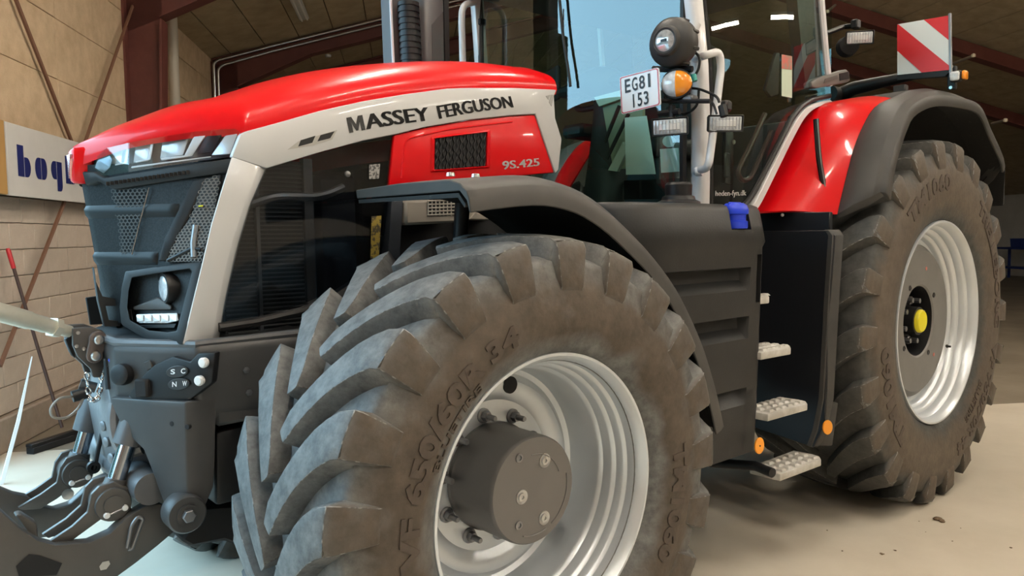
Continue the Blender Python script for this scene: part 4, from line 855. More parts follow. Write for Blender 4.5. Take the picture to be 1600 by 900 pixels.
# ================================================================== FUEL TANK AND STEPS
TANK = mat('tank_plastic', (.017, .0175, .018), .45, c2=(.026, .026, .026), spec=.25, scale=3, detail=8, bump=.06, bscale=120)
def tank_ring(z, yo, groove=0, xr=1.402):
    pts = []
    pts += [V(.46, yo+.16, z), V(.50, yo+.06, z)]
    for x in (.58, .75, 1.0, 1.15, 1.22, 1.26, 1.28, 1.345): pts.append(V(x, yo+groove*(1 if x < 1.23 else (.7 if x < 1.27 else 0)), z))
    for k in range(1, 6): t = math.pi/2*k/5; pts.append(V(1.345+(xr-1.345)*math.sin(t), yo+.045*(1-math.cos(t)), z))
    return pts+[V(xr, -.62, z), V(.46, -.62, z)]
def face(z): return -1.125-.028*min(1, max(0, (z-.6)/.9))
S_ = [(.585, -1.09, 0), (.60, -1.12, 0)]
for z0, z1, d_ in ((.825, .90, .05), (1.115, 1.212, .07), (1.325, 1.423, .07)): S_ += [(z0, face(z0), 0), (z0+.04, face(z0), d_*.85), (z1-.008, face(z1), d_), (z1, face(z1), 0)]
S_ += [(1.505, face(1.505), 0), (1.53, -1.166, 0), (1.60, -1.152, 0), (1.66, -1.138, 0), (1.68, -1.125, 0), (1.69, -1.10, 0)]
def bool_cut(o, g):
    cutter = bpy.data.objects.new('cut', mesh('cut', g, BLACK)); col.objects.link(cutter); md = o.modifiers.new('b', 'BOOLEAN'); md.object = cutter; md.solver = 'EXACT'
    dg = bpy.context.evaluated_depsgraph_get(); dg.update(); me = bpy.data.meshes.new_from_object(o.evaluated_get(dg)); o.modifiers.clear(); o.data = me; bpy.data.objects.remove(cutter)
    me.shade_smooth(); me.set_sharp_from_angle(angle=math.radians(40))
tank = obj('fuel_tank', G().loft([tank_ring(*s) for s in S_]), TANK, T, smooth=35)
bc_ = at(1148, 338, y=-1.118)
bool_cut(tank, G().prism([bc_+V(.068*math.cos(t), .068*math.sin(t), -.056) for t in np.linspace(0, math.pi, 14)]+[bc_+V(-.12, -.2, -.056), bc_+V(.068, -.2, -.056)], (0, 0, .3)))
bool_cut(tank, G().box((1.348, -1.15, 1.37), (.042, .09, .21)))
bl_ = obj('filler_cap', G().lathe([(.052, -.052), (.054, -.045), (.054, -.022), (.046, -.018), (.046, .006), (.056, .010), (.057, .028), (.050, .045), (.036, .055), (.001, .057)], bc_, (0, 0, 1), 32), BLUE, T, label='blue screw cap')
obj('cap_grip', G().box(bc_+V(0, 0, .05), (.09, .014, .02)), BLUE, bl_, bevel=.005)
kc = at(1062, 316, z=1.685); kc = V(.98, -.90, 1.685)
obj('tank_cap', G().lathe([(.10, 0), (.095, .025), (.075, .035), (.070, .05), (.058, .055), (.060, .10), (.05, .112), (.001, .114)], planep(1060, 316, V(1.2, -.86, 0), V(0, -1, 0))*V(1, 1, 0)+V(0, 0, 1.683), (0, 0, 1), 32), BLACK, T)
def oval(c, n, rx, rz, name, m, par, lift=.006):
    n = V(*n)/np.linalg.norm(n); u = np.cross(V(0, 0, 1), n); u /= np.linalg.norm(u); pts = [V(*c)+u*rx*math.cos(t)+V(0, 0, rz)*math.sin(t) for t in np.linspace(0, 2*math.pi, 25)[:-1]]; return obj(name, G().prism(pts, n*lift), m, par, bevel=.002)
rc = at(1182, 695, y=-1.15); rn = V(-.2, -.98, 0); oval(rc+rn*.012, rn, .028, .037, 'orange_reflector', ORANGE, tank, .008); obj('reflector_screw', G().lathe([(.004, 0), (.003, .003)], rc+rn*.02, rn, 8), BLACK, tank)
# steps: tread plates with grip ribs
def step(z, outer, xr, xl=1.36, inner=None, depth=.24):
    y0 = outer; y1 = outer+depth
    st = obj('step', G().prism([V(x, y, z) for x, y in ((xl, y0+.01), (xr-.05, y0), (xr-.01, y0+.03), (xr, y0+.07), (xr-.01, y1), (xl, y1))], (0, 0, -.034)), ALU, T, bevel=.006, seg=2)
    for r in range(3):
        yy = y0+.036+r*(depth-.07)/2.0
        for k in range(6):
            xx = xl+.03+k*(xr-xl-.07)/5.8; obj('step_grip', G().loft([[V(xx+dx, yy+dy, z-.001) for dx, dy in ((0, -.018), (.045, -.018), (.045, .018), (0, .018))], [V(xx+dx, yy+dy, z+.009) for dx, dy in ((.008, -.011), (.034, -.011), (.034, .011), (.008, .011))]]), ALU, st, smooth=0)
    return st
for z, yo, xr_, xl_ in ((.50, -1.222, 1.825, 1.43), (.775, -1.195, 1.74, 1.37), (1.045, -1.165, 1.64, 1.36), (1.285, -1.125, 1.52, 1.36)): step(z, yo, xr_, xl_, depth=.165)
obj('step_tube', G().tube([at(1207, 739, y=-1.2), at(1180, 728, y=-1.1), (1.35, -.9, .50)], .022, 14), BLACK, T)
obj('step_bracket', G().prism([V(1.40, -.78, .6), V(1.40, -1.02, .62), V(1.40, -.98, .78), V(1.40, -.86, 1.05), V(1.40, -.72, 1.3), V(1.40, -.62, 1.3)], (.02, 0, 0)), BLACK, T)
obj('step_bracket', G().prism([V(1.62, -.70, .68), V(1.62, -1.0, .70), V(1.62, -.93, .77), V(1.60, -.80, 1.03), V(1.56, -.66, 1.28), V(1.56, -.62, 1.28)], (.02, 0, 0)), BLACK, T)
# guard wall behind the steps with flanged outer edge
GUARD = mat('guard_navy_black', (.009, .010, .013), .35, spec=.35)
gx = 1.93
gw = obj('step_guard', G().prism([V(gx, y, z) for y, z in ((-.60, 1.575), (-1.165, 1.575), (-1.19, 1.55), (-1.165, 1.1), (-1.155, .62), (-1.10, .50), (-.60, .56))], (.02, 0, 0)), GUARD, T, bevel=.003)
obj('guard_flange', G().loft([[V(gx-.004, y, z), V(gx+.065, y-.02, z), V(gx+.065, y+.012, z), V(gx+.0, y+.03, z)] for y, z in ((-1.165, 1.578), (-1.185, 1.55), (-1.172, 1.3), (-1.160, 1.0), (-1.15, .75), (-1.12, .585), (-1.09, .50))]), PLASTIC, gw, bevel=.004)
obj('guard_foot', G().prism([V(gx+.05, -1.145, .73), V(gx+.11, -1.17, .72), V(gx+.10, -1.15, .50), V(gx+.02, -1.08, .50)], (0, .02, 0)), PLASTIC, gw, bevel=.004)
rr_ = at(1283, 663, x=1.965); oval(rr_+V(-.03, -.045, 0), (-.5, -.86, 0), .026, .036, 'orange_reflector', ORANGE, gw, .010)
obj('cab_skirt', G().prism([V(2.0, y, z) for y, z in ((-.55, 1.675), (-1.13, 1.665), (-1.13, 1.55), (-.55, 1.55))], (.03, 0, 0)), GUARD, T, bevel=.004)
obj('under_cab_box', G().loft([[V(x, -.60, z0), V(x, .60, z0), V(x, .60, z1), V(x, -.60, z1)] for x, z0, z1 in ((.95, .75, 1.55), (1.9, .75, 1.62), (2.6, 1.0, 1.62))]), BLACKROUGH, T, bevel=.02)

# ================================================================== REAR MUDGUARDS
inn = [(1174, 332), (1187, 312), (1212, 262), (1238, 208), (1258, 174), (1276, 163), (1310, 158)]; out = [(1308, 335), (1316, 300), (1325, 265), (1334, 231), (1350, 193), (1367, 167), (1393, 153)]
Ai = AT(inn, y=-.77); Ao = AT(out, y=-1.10)
Ai = smoothpath(Ai, 4); Ao = smoothpath(Ao, 4)
def lerp(a, b, t): return a*(1-t)+b*t
rows = [[lerp(a, b, t)+V(-.035, -.02, .012)*math.sin(math.pi*t) for t in np.linspace(0, 1, 9)] for a, b in zip(Ai, Ao)]
mg = obj('rear_mudguard', G().grid(rows), RED, T, solid=.012, smooth=60); mirror_obj(mg)
# the dark slot and bolts in it
sl_ = [planep(x, y, lerp(Ai[6], Ao[6], .6)+V(-.04, -.03, 0), V(-.55, -.83, 0)) for x, y in ((1275, 186), (1277, 215), (1280, 250), (1286, 285), (1291, 318))]
obj('mudguard_strap', G().tube(smoothpath(sl_), .015, 8), BLACK, mg); obj('strap_highlight', G().tube(smoothpath([p+V(-.009, -.012, .0) for p in sl_]), .004, 6), STEEL, mg)  # bright steel line added along the strap as its painted highlight
for p in ((1222, 336), (1279, 331), (1296, 329)): obj('mudguard_bolt', G().lathe([(.009, 0), (.008, .006), (.001, .007)], planep(*p, lerp(Ai[0], Ao[0], .6)+V(-.03, -.02, 0), V(-.55, -.83, 0)), (-.55, -.83, 0), 12), DARKSTEEL, mg)
fo = [(1385, 300), (1389, 275), (1394, 247), (1403, 215), (1413, 187), (1427, 162), (1460, 147), (1500, 150), (1533, 163), (1550, 200), (1568, 240), (1572, 258)]
Fo = smoothpath(AT(fo, y=-1.30), 4)
tt = np.linspace(0, 1, len(Fo))
# inner edge of the flare follows the red edge, then arches back over the wheel
Fi_c = [*Ao[::4], V(3.05, -1.10, 2.375), V(3.45, -1.10, 2.33), V(3.80, -1.10, 2.16), V(4.02, -1.10, 1.93), V(4.08, -1.10, 1.82)]
Fi_s = smoothpath(Fi_c, 4)
def resample(P, n):
    P = np.array(P); L = np.concatenate([[0], np.cumsum(np.linalg.norm(np.diff(P, axis=0), axis=1))]); s = np.linspace(0, L[-1], n); return [V(*[np.interp(v, L, P[:, k]) for k in range(3)]) for v in s]
Fo_r = resample(Fo, 40); Fi_r = resample(Fi_s, 40)
rows = []
ctr = V(XR, 0, ZR)
for a, b in zip(Fi_r, Fo_r):
    nrm = (b-ctr)*V(1, 0, 1); nrm /= np.linalg.norm(nrm)
    rows.append([a-nrm*.03, a, lerp(a, b, .35)+nrm*.015, lerp(a, b, .75)+nrm*.012, b+V(0, .03, 0), b+V(0, .004, 0)-nrm*.006, b-nrm*.02, b-nrm*.065, b-nrm*.065+V(0, .012, 0), b-nrm*.03+V(0, .02, 0), lerp(a, b, .6)-nrm*.035, a-nrm*.03])
fl_ = obj('mudguard_flare', G().loft(rows), FENDER, T, bevel=.002, smooth=50); mirror_obj(fl_)
# inner wall and rear skirt of the mudguard
wall = [p for p in Fi_r]
g = G().loft([[p+V(0, -.0, 0), p+V(0, .45, 0), p+V(0, .45, -.02), p+V(0, 0, -.02)] for p in Fi_r]); obj('mudguard_top', g, DUSTYBLACK, fl_)
obj('mudguard_skirt', G().loft([[lerp(a, b, t)+V(.0, 0, -.03) for t in (0, .5, .97)]+[lerp(a, b, t)+V(.0, 0, -.05) for t in (.97, .5, 0)] for a, b in list(zip(Fi_r, Fo_r))[24:]]+[[V(4.10, y, 1.74) for y in (-1.1, -1.17, -1.24)]+[V(4.08, y, 1.72) for y in (-1.24, -1.17, -1.1)]]), DUSTYBLACK, fl_)
obj('mudguard_stay', G().tube([(3.3, -.80, 2.30), (3.65, -.82, 1.9)], .02, 8), PLASTIC, T)
obj('wheel_arch_wall', G().prism([V(2.3, -.60, 1.2), V(2.6, -.60, 2.25), V(3.1, -.60, 2.40), V(3.8, -.60, 2.2), V(4.1, -.60, 1.7), V(3.6, -.60, 1.3)], (0, .04, 0)), BLACKROUGH, T)

# ================================================================== CAB
CABW = mat('cab_white', (.66, .66, .68), .35, coat=.3)
INTB = mat('cab_interior_black', (.014, .014, .015), .6)
INTG = mat('cab_interior_grey', (.10, .10, .10), .6)
# near and far A pillars
ap = [V(1.40, -.80, 1.55), V(1.405, -.80, 1.80), V(1.405, -.80, 2.1), V(1.39, -.80, 2.35), V(1.355, -.79, 2.65), V(1.31, -.77, 3.05)]
def bar(path, wx, wy): return G().loft([[p+V(-wx, -wy*.4, 0), p+V(-wx*.5, -wy, 0), p+V(wx, -wy, 0), p+V(wx, wy, 0), p+V(-wx, wy, 0)] for p in path])
apl = obj('front_cab_pillar', bar(ap, .038, .032), CABW, T, bevel=.012, seg=2); mirror_obj(apl)
obj('pillar_seal', G().tube([p+V(.055, -.02, 0) for p in ap], .012, 6), BLACK, apl)
obj('pillar_cap', G().tube([at(1085, 38, y=-.83), at(1082, 52, y=-.83)], [.03, .02], 10), CABW, apl)
# rear pillar: slim white edge, dark inner post
cpl = [at(1296, 135, y=-.82), at(1291, 90, y=-.82), at(1285, 20, y=-.82), at(1278, -60, y=-.81)]
crp = obj('rear_cab_pillar', G().tube(cpl, .018, 8), CABW, T); mirror_obj(crp)
obj('rear_post', G().loft([[p+V(-.17, .05, 0), p+V(-.03, .02, 0), p+V(.0, .10, 0), p+V(-.12, .14, 0)] for p in cpl]), mat('post_green_black', (.012, .018, .016), .35), T)
# windscreen: one wide, slightly bowed pane
def wsx(y): return 1.335-.10*(1-(y/.76)**2)
rows = [[V(wsx(y)+.05*(2.1-z)*0-.03*max(0, z-2.2)*.0, y, z) for y in np.linspace(-.755, .755, 25)] for z in np.linspace(1.42, 3.05, 12)]
ws = obj('windscreen', G().grid(rows), WSGLASS, T, smooth=80)
obj('windscreen_sill', G().tube([V(wsx(y), y, 1.42) for y in np.linspace(-.76, .76, 15)], .04, 8), BLACK, ws)
for y_ in (-.755, .755): obj('windscreen_seal', G().tube([V(wsx(y_), y_, 1.42), V(wsx(y_), y_, 3.05)], .018, 6), BLACK, ws)
obj('wiper', G().tube(smoothpath([V(wsx(-.06)-.03, -.06, 2.85), V(wsx(-.09)-.03, -.09, 2.6), V(wsx(-.12)-.03, -.125, 2.42), V(wsx(-.12)-.03, -.14, 2.33)]), .008, 6), BLACK, T)
# door: glass, black seal and white sweeping frame
dq = [(1104, -90), (1104, 200), (1106, 318), (1166, 320), (1182, 292), (1210, 238), (1236, 186), (1252, 166), (1268, 156), (1290, 152), (1283, 60), (1274, -90)]
def doory(x, z): return -.785-.050*(1-((x-1.95)/.58)**2)-.018*(1-((z-2.4)/.75)**2)
def ATD(px, off=0):
    out = []
    for x, y in px:
        yy = -.82
        for _ in range(6): P = at(x, y, y=yy); yy = doory(P[0], P[2])-off
        out.append(P)
    return out
def bowed(pts, name):      # flat outline, finely divided and bowed outwards like the real pane
    bm = bmesh.new(); f = bm.faces.new([bm.verts.new(p) for p in pts]); bmesh.ops.triangulate(bm, faces=[f])
    for _ in range(4): bmesh.ops.subdivide_edges(bm, edges=bm.edges[:], cuts=1, use_grid_fill=True)
    for v in bm.verts: v.co.y = doory(v.co.x, v.co.z)
    bmesh.ops.recalc_face_normals(bm, faces=bm.faces); me = bpy.data.meshes.new(name); bm.to_mesh(me); bm.free(); me.materials.append(GLASS); me.shade_smooth(); return me
door = obj('cab_door', bowed(ATD(dq), 'cab_door'), GLASS, T); mirror_obj(door)
sealp = [(1106, 330), (1158, 326), (1170, 312), (1182, 292), (1210, 238), (1236, 186), (1252, 166), (1268, 156), (1296, 150)]
obj('door_seal', G().tube(fillet(ATD(sealp, .004), .03), .014, 8), BLACK, door)
wf = smoothpath(ATD([(1172, 330), (1184, 312), (1209, 262), (1236, 208), (1254, 178), (1272, 164), (1298, 157)], .012), 4)
obj('door_frame', G().loft([[p+V(-.028, -.012, 0), p+V(.022, -.012, -.012), p+V(.022, .03, -.012), p+V(-.028, .03, 0)] for p in wf]), CABW, T, bevel=.004)
obj('door_handle', G().box(at(1137, 246, y=-.79), (.075, .03, .26)), BLACK, door, bevel=.015, seg=2); obj('handle_pull', G().box(at(1136, 258, y=-.808), (.045, .012, .12)), mat('handle_grey', (.03, .03, .032), .4), door, bevel=.006)
obj('door_lock', G().lathe([(.012, 0), (.010, .006), (.001, .006)], at(1146, 222, y=-.808), (0, -1, 0), 12), STEEL, door)
letters('heden-fyn.dk', quadmap(*ATD([(1118, 309), (1166, 308), (1118, 298), (1166, 297)], .003)), .004, WPRINT, door)
obj('door_reflection', G().tube(fillet(AT([(1195, 178), (1175, 222), (1152, 268), (1158, 283), (1172, 280), (1205, 205)], y=-.72), .05), .014, 8), mat('reflection_brown', (.07, .035, .03), .4), T)  # brown tube stands for a curved reflection in the door glass
# poster stuck inside the door glass (its code square is left blank)
pq_ = [(1221, 85), (1237, 88), (1237, 153), (1221, 150)]
po = obj('poster', G().prism(ATD(pq_, .003), (0, -.002, 0)), mat('poster_green', (.50, .60, .47), .6), door, smooth=0)
obj('poster_picture', G().prism(ATD([(1221, 85), (1237, 88), (1237, 109), (1221, 107)], .006), (0, -.001, 0)), mat('poster_red', (.55, .10, .07), .6, c2=(.25, .20, .15), scale=40), door, smooth=0)
obj('mirror_stay', G().prism(AT([(1196, 140), (1213, 82), (1219, 82), (1217, 148), (1205, 152)], y=-.77), (0, .02, 0)), BLACK, T, bevel=.004)
# roof, floor, back and far side of the cab
g = G().loft([[V(x, y, z) for x, y in ((1.15, -.78), (2.75, -.82), (2.75, .82), (1.15, .78))] for z in (3.04, 3.12)]+[[V(x, y, 3.34) for x, y in ((1.3, -.62), (2.6, -.66), (2.6, .66), (1.3, .62))]]); obj('cab_roof', g, mat('roof_red', (.5, .01, .012), .3, coat=.5), T, bevel=.04, seg=3)
obj('cab_floor', G().box((1.95, 0, 1.60), (1.2, 1.5, .06)), INTB, T, bevel=.01)
obj('rear_console', G().prism([V(2.2, -.74, 1.63), V(2.72, -.74, 1.63), V(2.72, -.74, 2.20), V(2.55, -.74, 2.22), V(2.3, -.74, 1.9)], (0, 1.48, 0)), INTB, T, bevel=.02)
obj('rear_window', G().grid([[V(2.73, y, z) for y in (-.75, 0, .75)] for z in (2.2, 2.6, 3.05)]), GLASS, T)
obj('headliner', G().box((1.95, 0, 3.02), (1.5, 1.5, .05)), INTB, T)
# driver's seat
seat = obj('seat', G().loft([[V(1.80+dx, y, z) for dx, y in ((-.02, -.25), (.46, -.25), (.46, .25), (-.02, .25))] for z in (2.0, 2.12)]), INTB, T, bevel=.04, seg=3)
obj('seat_back', G().loft([[V(x0, y, z) for x0, y in ((2.22+dx, -w_), (2.34+dx, -w_), (2.34+dx, w_), (2.22+dx, w_))] for dx, w_, z in ((0, .25, 2.08), (.03, .27, 2.4), (.07, .24, 2.66), (.08, .15, 2.72), (.09, .14, 2.90))]), INTB, seat, bevel=.03, seg=3)
obj('seat_base', G().loft([[V(x, y, z) for x, y in ((1.85, -.2), (2.25, -.2), (2.25, .2), (1.85, .2))] for z in (1.63, 2.02)]), INTB, seat)
# steering column and dash, screens
sc = smoothpath([V(1.38, -.05, 2.38), V(1.42, -.16, 2.36), V(1.47, -.20, 2.28), V(1.45, -.20, 2.05), V(1.40, -.20, 1.8), V(1.38, -.2, 1.62)])
obj('steering_column', G().tube(sc, [.05+.06*min(1, i/10) for i in range(len(sc))], 14), INTB, T)
obj('dashboard', G().loft([[V(1.36, y, z0), V(1.48, y, z0), V(1.50, y, z1), V(1.37, y, z1)] for y, z0, z1 in ((-.62, 2.30, 2.36), (-.3, 2.33, 2.39), (.0, 2.33, 2.40), (.15, 2.33, 2.38))]), INTB, T, bevel=.02)
whl = V(1.62, -.02, 2.36); wa = V(-.55, 0, .83)/np.linalg.norm(V(-.55, 0, .83)); wu = V(0, 1, 0); wv_ = np.cross(wa, wu)
sw = obj('steering_wheel', G().tube([whl+.19*(wu*math.cos(t)+wv_*math.sin(t)) for t in np.linspace(0, 2*math.pi, 33)], .016, 8, False), INTB, T)
for t in (0, 2.1, 4.2): obj('wheel_spoke', G().tube([whl, whl+.19*(wu*math.cos(t)+wv_*math.sin(t))], .012, 6), INTB, sw)
obj('wheel_shaft', G().tube([whl, whl-wa*.35+V(-.05, 0, 0)], .04, 10), INTB, sw)
obj('armrest', G().loft([[V(x, y, z) for y, z in ((.28, 2.16), (.46, 2.16), (.46, 2.24), (.28, 2.24))] for x in (1.72, 2.25)]), INTB, T, bevel=.02)
obj('terminal', G().box((1.60, .42, 2.46), (.03, .28, .20), (V(.9, -.4, 0)/.985, V(.4, .9, 0)/.985, V(0, 0, 1))), INTB, T, bevel=.012)
# pale sheets behind the lower windscreen, pale inner trims
PAPER = mat('paper', (.93, .95, .94), .7)
def inws(px, py, d=.05):     # a little inside the windscreen
    r_ = ray(px, py); t = 2.0
    for _ in range(60):
        P = CAM+r_*t; t -= (P[0]-(wsx(P[1])+d))/r_[0]*.8
    return CAM+r_*t
obj('paper_sheet', G().prism([inws(*p) for p in ((976, 184), (1010, 181), (1024, 272), (978, 273))], (.003, 0, 0)), PAPER, T, smooth=0)
obj('paper_sheet', G().prism([inws(*p) for p in ((1031, 233), (1060, 231), (1062, 268), (1033, 270))], (.003, 0, 0)), PAPER, T, smooth=0)
obj('round_label', G().prism([inws(1045+10*math.cos(t), 221+9*math.sin(t)) for t in np.linspace(0, 2*math.pi, 21)[:-1]], (.003, 0, 0)), PAPER, T, smooth=0)
PALETRIM = mat('pale_trim', (.62, .62, .54), .6)
obj('inner_trim', G().prism([inws(*p, .08) for p in ((928, 152), (1004, 132), (1006, 142), (936, 166))], (.02, 0, 0)), PALETRIM, T); obj('inner_trim', G().prism([inws(*p, .08) for p in ((950, 266), (973, 222), (977, 240), (964, 268))], (.02, 0, 0)), PALETRIM, T)
obj('inner_trim', G().prism([inws(*p, .10) for p in ((940, 158), (1004, 142), (1004, 262), (958, 264))], (.02, 0, 0)), mat('olive_panel', (.40, .41, .30), .7), T)
for a_, b_ in (((968, 165), (945, 222)), ((982, 178), (948, 248))): obj('inner_rod', G().tube([inws(*a_, .06), inws(*b_, .06)], .010, 6), INTB, T)
obj('pedal_panel', G().prism([inws(*p, .16) for p in ((975, 282), (1070, 278), (1072, 310), (975, 312))], (.02, 0, 0)), INTB, T)
# handrail on the A pillar
hr = fillet([at(1086, 92, y=-.80), at(1103, 86, y=-.93), at(1124, 80, y=-.94), at(1127, 105, y=-.94), at(1119, 170, y=-.94), at(1107, 262, y=-.94), at(1087, 268, y=-.80)], .05, 6)
obj('hand_rail', G().tube(hr, .0175, 14), CABW, T); obj('rail_foot', G().lathe([(.022, 0), (.022, .03)], at(1088, 268, y=-.83), (.3, -1, 0), 14), CABW, T)
# lamp cluster: number plate, ball lamp, indicator, work lamps
PX = 1.08
CL = lambda px, py, x=1.12: at(px, py, x=x)
plq = [at(x, y, x=PX) for x, y in ((968, 121), (1029, 105), (1032, 164), (971, 179))]
PLATEW = mat('plate_white', (.82, .82, .83), .4)
def inset(q, s): c_ = sum(q)/len(q); return [c_+(p-c_)*s for p in q]
def roundq(q, r=.14, n=4):
    out = []
    for i in range(4):
        a, b, c_ = q[i-1], q[i], q[(i+1) % 4]; p, s_ = b+(a-b)*r, b+(c_-b)*r
        for k in range(n+1): t = k/n; out.append((1-t)**2*p+2*t*(1-t)*b+t*t*s_)
    return out
pt = obj('number_plate', G().prism(roundq(plq, .06), (.006, 0, 0)), PLATEW, T, smooth=0)
g = G(); oq, iq = roundq(inset(plq, .97), .06), roundq(inset(plq, .93), .06)
g.loft([[p+V(-.0015, 0, 0) for p in oq], [p+V(-.0015, 0, 0) for p in iq]], caps=False); obj('plate_border', g, mat('plate_red', (.55, .03, .05), .4), pt, smooth=0)
def pl(u, v): return (plq[3]*(1-u)+plq[2]*u)*(1-v)+(plq[0]*(1-u)+plq[1]*u)*v+V(-.002, 0, 0)
for s_, u0, u1, v0, v1 in (('EG81', .12, .86, .54, .90), ('153', .27, .75, .10, .46)):
    n_ = len(s_)
    for i, ch in enumerate(s_):
        a0 = u0+(u1-u0)*i/n_+.015; a1 = u0+(u1-u0)*(i+1)/n_-.025
        if ch == '1': a0, a1 = a0+.04, a1-.045
        obj('plate_character', text_map(G(), ch, lambda u, v, z: pl(a0+(a1-a0)*u, v0+(v1-v0)*v), .015), PRINT, pt, smooth=0, weld=False)
bc = V(1.16, -.835, 2.405); bax = V(-.97, -.13, -.03)
ball = obj('ball_lamp', G().lathe([(.001, -.085), (.045, -.082), (.085, -.062), (.104, -.025), (.109, .012), (.105, .035), (.094, .048), (.080, .058), (.068, .064), (.062, .080), (.054, .084), (.048, .080)], bc, bax, 36), BLACK if False else mat('lamp_black', (.022, .021, .021), .5), T)
obj('lamp_lens', G().lathe([(.050, .070), (.046, .080), (.030, .087), (.001, .090)], bc, bax, 28), mat('dark_lens', (.30, .32, .35), .12, metal=.6, c2=(.75, .76, .78), scale=30), ball); obj('lens_chip', G().box(bc+bax/np.linalg.norm(bax)*.086, (.01, .03, .012)), BLACK, ball)
bu = np.cross(bax, V(0, 0, 1)); bu /= np.linalg.norm(bu); bn_ = bax/np.linalg.norm(bax); bv = np.cross(bu, bn_)
for t in (20, 60, 340, 300):
    rd = bu*math.cos(D(t))*-1+bv*math.sin(D(t)); c_ = bc+rd*.101+bn_*-.01; obj('cooling_fin', G().box(c_, (.022, .05, .016), (rd, bn_, np.cross(rd, bn_))), MATS['lamp_black'], ball, bevel=.004)
ic = at(1057, 131, x=1.14); iax = V(-.9, -.43, 0)/np.linalg.norm(V(-.9, -.43, 0)); iu = np.cross(V(0, 0, 1), iax); iu = iu if iu@rt > 0 else -iu
def lens_half(s): 
    rings = []
    for k in range(9):
        ph_ = math.pi/2*k/8; rings.append([ic+iax*.035*math.sin(ph_)+iu*s*(.068*math.cos(ph_)*math.sin(t))+V(0, 0, .058)*math.cos(ph_)*math.cos(t)+iu*.0 for t in np.linspace(0, math.pi, 14)])
    return G().loft(rings, closed=False)
ind = obj('indicator', G().lathe([(.060, -.05), (.066, -.02), (.068, .0), (.064, .006)], ic, iax, 30), BLACK, T)
obj('clear_half', lens_half(-1), CLEARLENS, ind, smooth=60); obj('amber_half', lens_half(1), AMBER, ind, smooth=60)
def worklamp(c, ax, w_, h_, name='work_lamp'):
    ax = V(*ax)/np.linalg.norm(ax); u_ = np.cross(V(0, 0, 1), ax); u_ /= np.linalg.norm(u_); v_ = np.cross(ax, u_); c = V(*c)
    def rg(d, sw_, st_): return [c+ax*d+u_*i*w_*sw_+v_*j*h_*st_ for i, j in ((-1, -1), (1, -1), (1, 1), (-1, 1))]
    o = obj(name, G().loft([rg(-.07, .62, .45), rg(-.03, .92, .9), rg(.012, 1.0, 1.05), rg(.012, .93, .90), rg(.002, .9, .85)]), BLACK, T, bevel=.004)
    obj('lamp_lens', G().loft([rg(.0, .92, .86), rg(.010, .88, .82)]), CLEARLENS, o, bevel=.003); obj('lamp_reflector', G().loft([rg(.010, .62, .42), rg(.014, .55, .34)]), SATIN, o)
    for k in range(-4, 5): obj('lens_rib', G().box(c+ax*.0125+u_*w_*.19*k, (.004, .003, h_*1.45), (ax, u_, v_)), mat('lens_groove', (.30, .31, .33), .3), o, smooth=0)
    return o
worklamp(at(1047, 198, x=1.13), (-.9, -.42, -.12), .082, .038); worklamp(at(1133, 193, y=-.98), (-.62, -.78, -.12), .080, .036)
for p0_, p1_, r in (((1000, 158), (1110, 158), .010), ((1050, 165), (1050, 185), .016), ((1030, 178), (1062, 174), .014), ((1128, 165), (1132, 182), .018)): obj('lamp_bracket', G().tube([at(*p0_, x=1.16), at(*p1_, x=1.16)], r, 8), BLACK, T)
obj('lamp_bracket', G().tube([at(1020, 108, x=1.16), at(1082, 108, x=1.2)], .014, 8), BLACK, T)
obj('camera_unit', G().box(at(1133, 166, y=-.96), (.05, .05, .05)), BLACK, T, bevel=.01); obj('bracket_clamp', G().box(at(1078, 155, x=1.18), (.05, .06, .03)), CAST, T, bevel=.008)
obj('cable_plug', G().tube([at(1083, 117, x=1.2), at(1085, 127, x=1.2)], .014, 10), mat('teal_plug', (.02, .28, .25), .4), T)
for pts in ([(1078, 77), (1092, 88), (1092, 105), (1086, 118)], [(1082, 138), (1095, 140), (1118, 150), (1124, 160)], [(1038, 150), (1048, 163), (1068, 178), (1088, 165), (1092, 140)], [(1120, 178), (1112, 160), (1095, 158)]):
    obj('cable', G().tube(smoothpath([at(*p, x=1.22) for p in pts]), .006, 6), BLACK, T)

# ================================================================== RIGHT SIDE OF THE CAB: exhaust, handrail
EXG = mat('cowl_grey', (.075, .078, .085), .38)
cw = obj('exhaust_cowl', G().loft([[V(.735, .47, z), V(.86, .47, z), V(.86, .70, z), V(.735, .70, z), V(.70, .56, z)] for z in (1.9, 3.05)]), EXG, T, bevel=.012); 
obj('cowl_groove', G().prism([V(.775, .468, 2.0), V(.85, .468, 2.0), V(.85, .468, 2.78), V(.775, .468, 2.70)], (0, .004, 0)), mat('cowl_inset', (.05, .05, .055), .45), cw)
obj('cowl_edge', G().prism([V(.86, .47, 1.9), V(.89, .47, 1.9), V(.89, .47, 3.05), V(.86, .47, 3.05)], (0, .2, 0)), BLACKROUGH, cw)
pp = [at(646, 100, y=.5), at(641, 40, y=.5), at(638, 8, y=.5)]; pz = pp[0]*1; pz[2] = 1.95
rp_ = obj('ribbed_pipe', G().tube([pz, pp[2]], .052, 20), BLACK, T)
for k in range(22): q = lerp(pp[0]-V(0, 0, .35), pp[2], k/21); obj('pipe_rib', G().tube([q-V(0, 0, .010), q+V(0, 0, .010)], .058, 20), BLACK, rp_)
obj('pipe_shield', G().prism([V(.60, .56, 1.9), V(.70, .56, 1.9), V(.68, .56, 2.84), V(.58, .56, 2.84)], (0, .1, 0)), EXG, T); obj('shield_edge', G().tube([V(.60, .555, 1.9), V(.575, .555, 2.84), V(.57, .555, 3.0)], .008, 6), CABW, T)
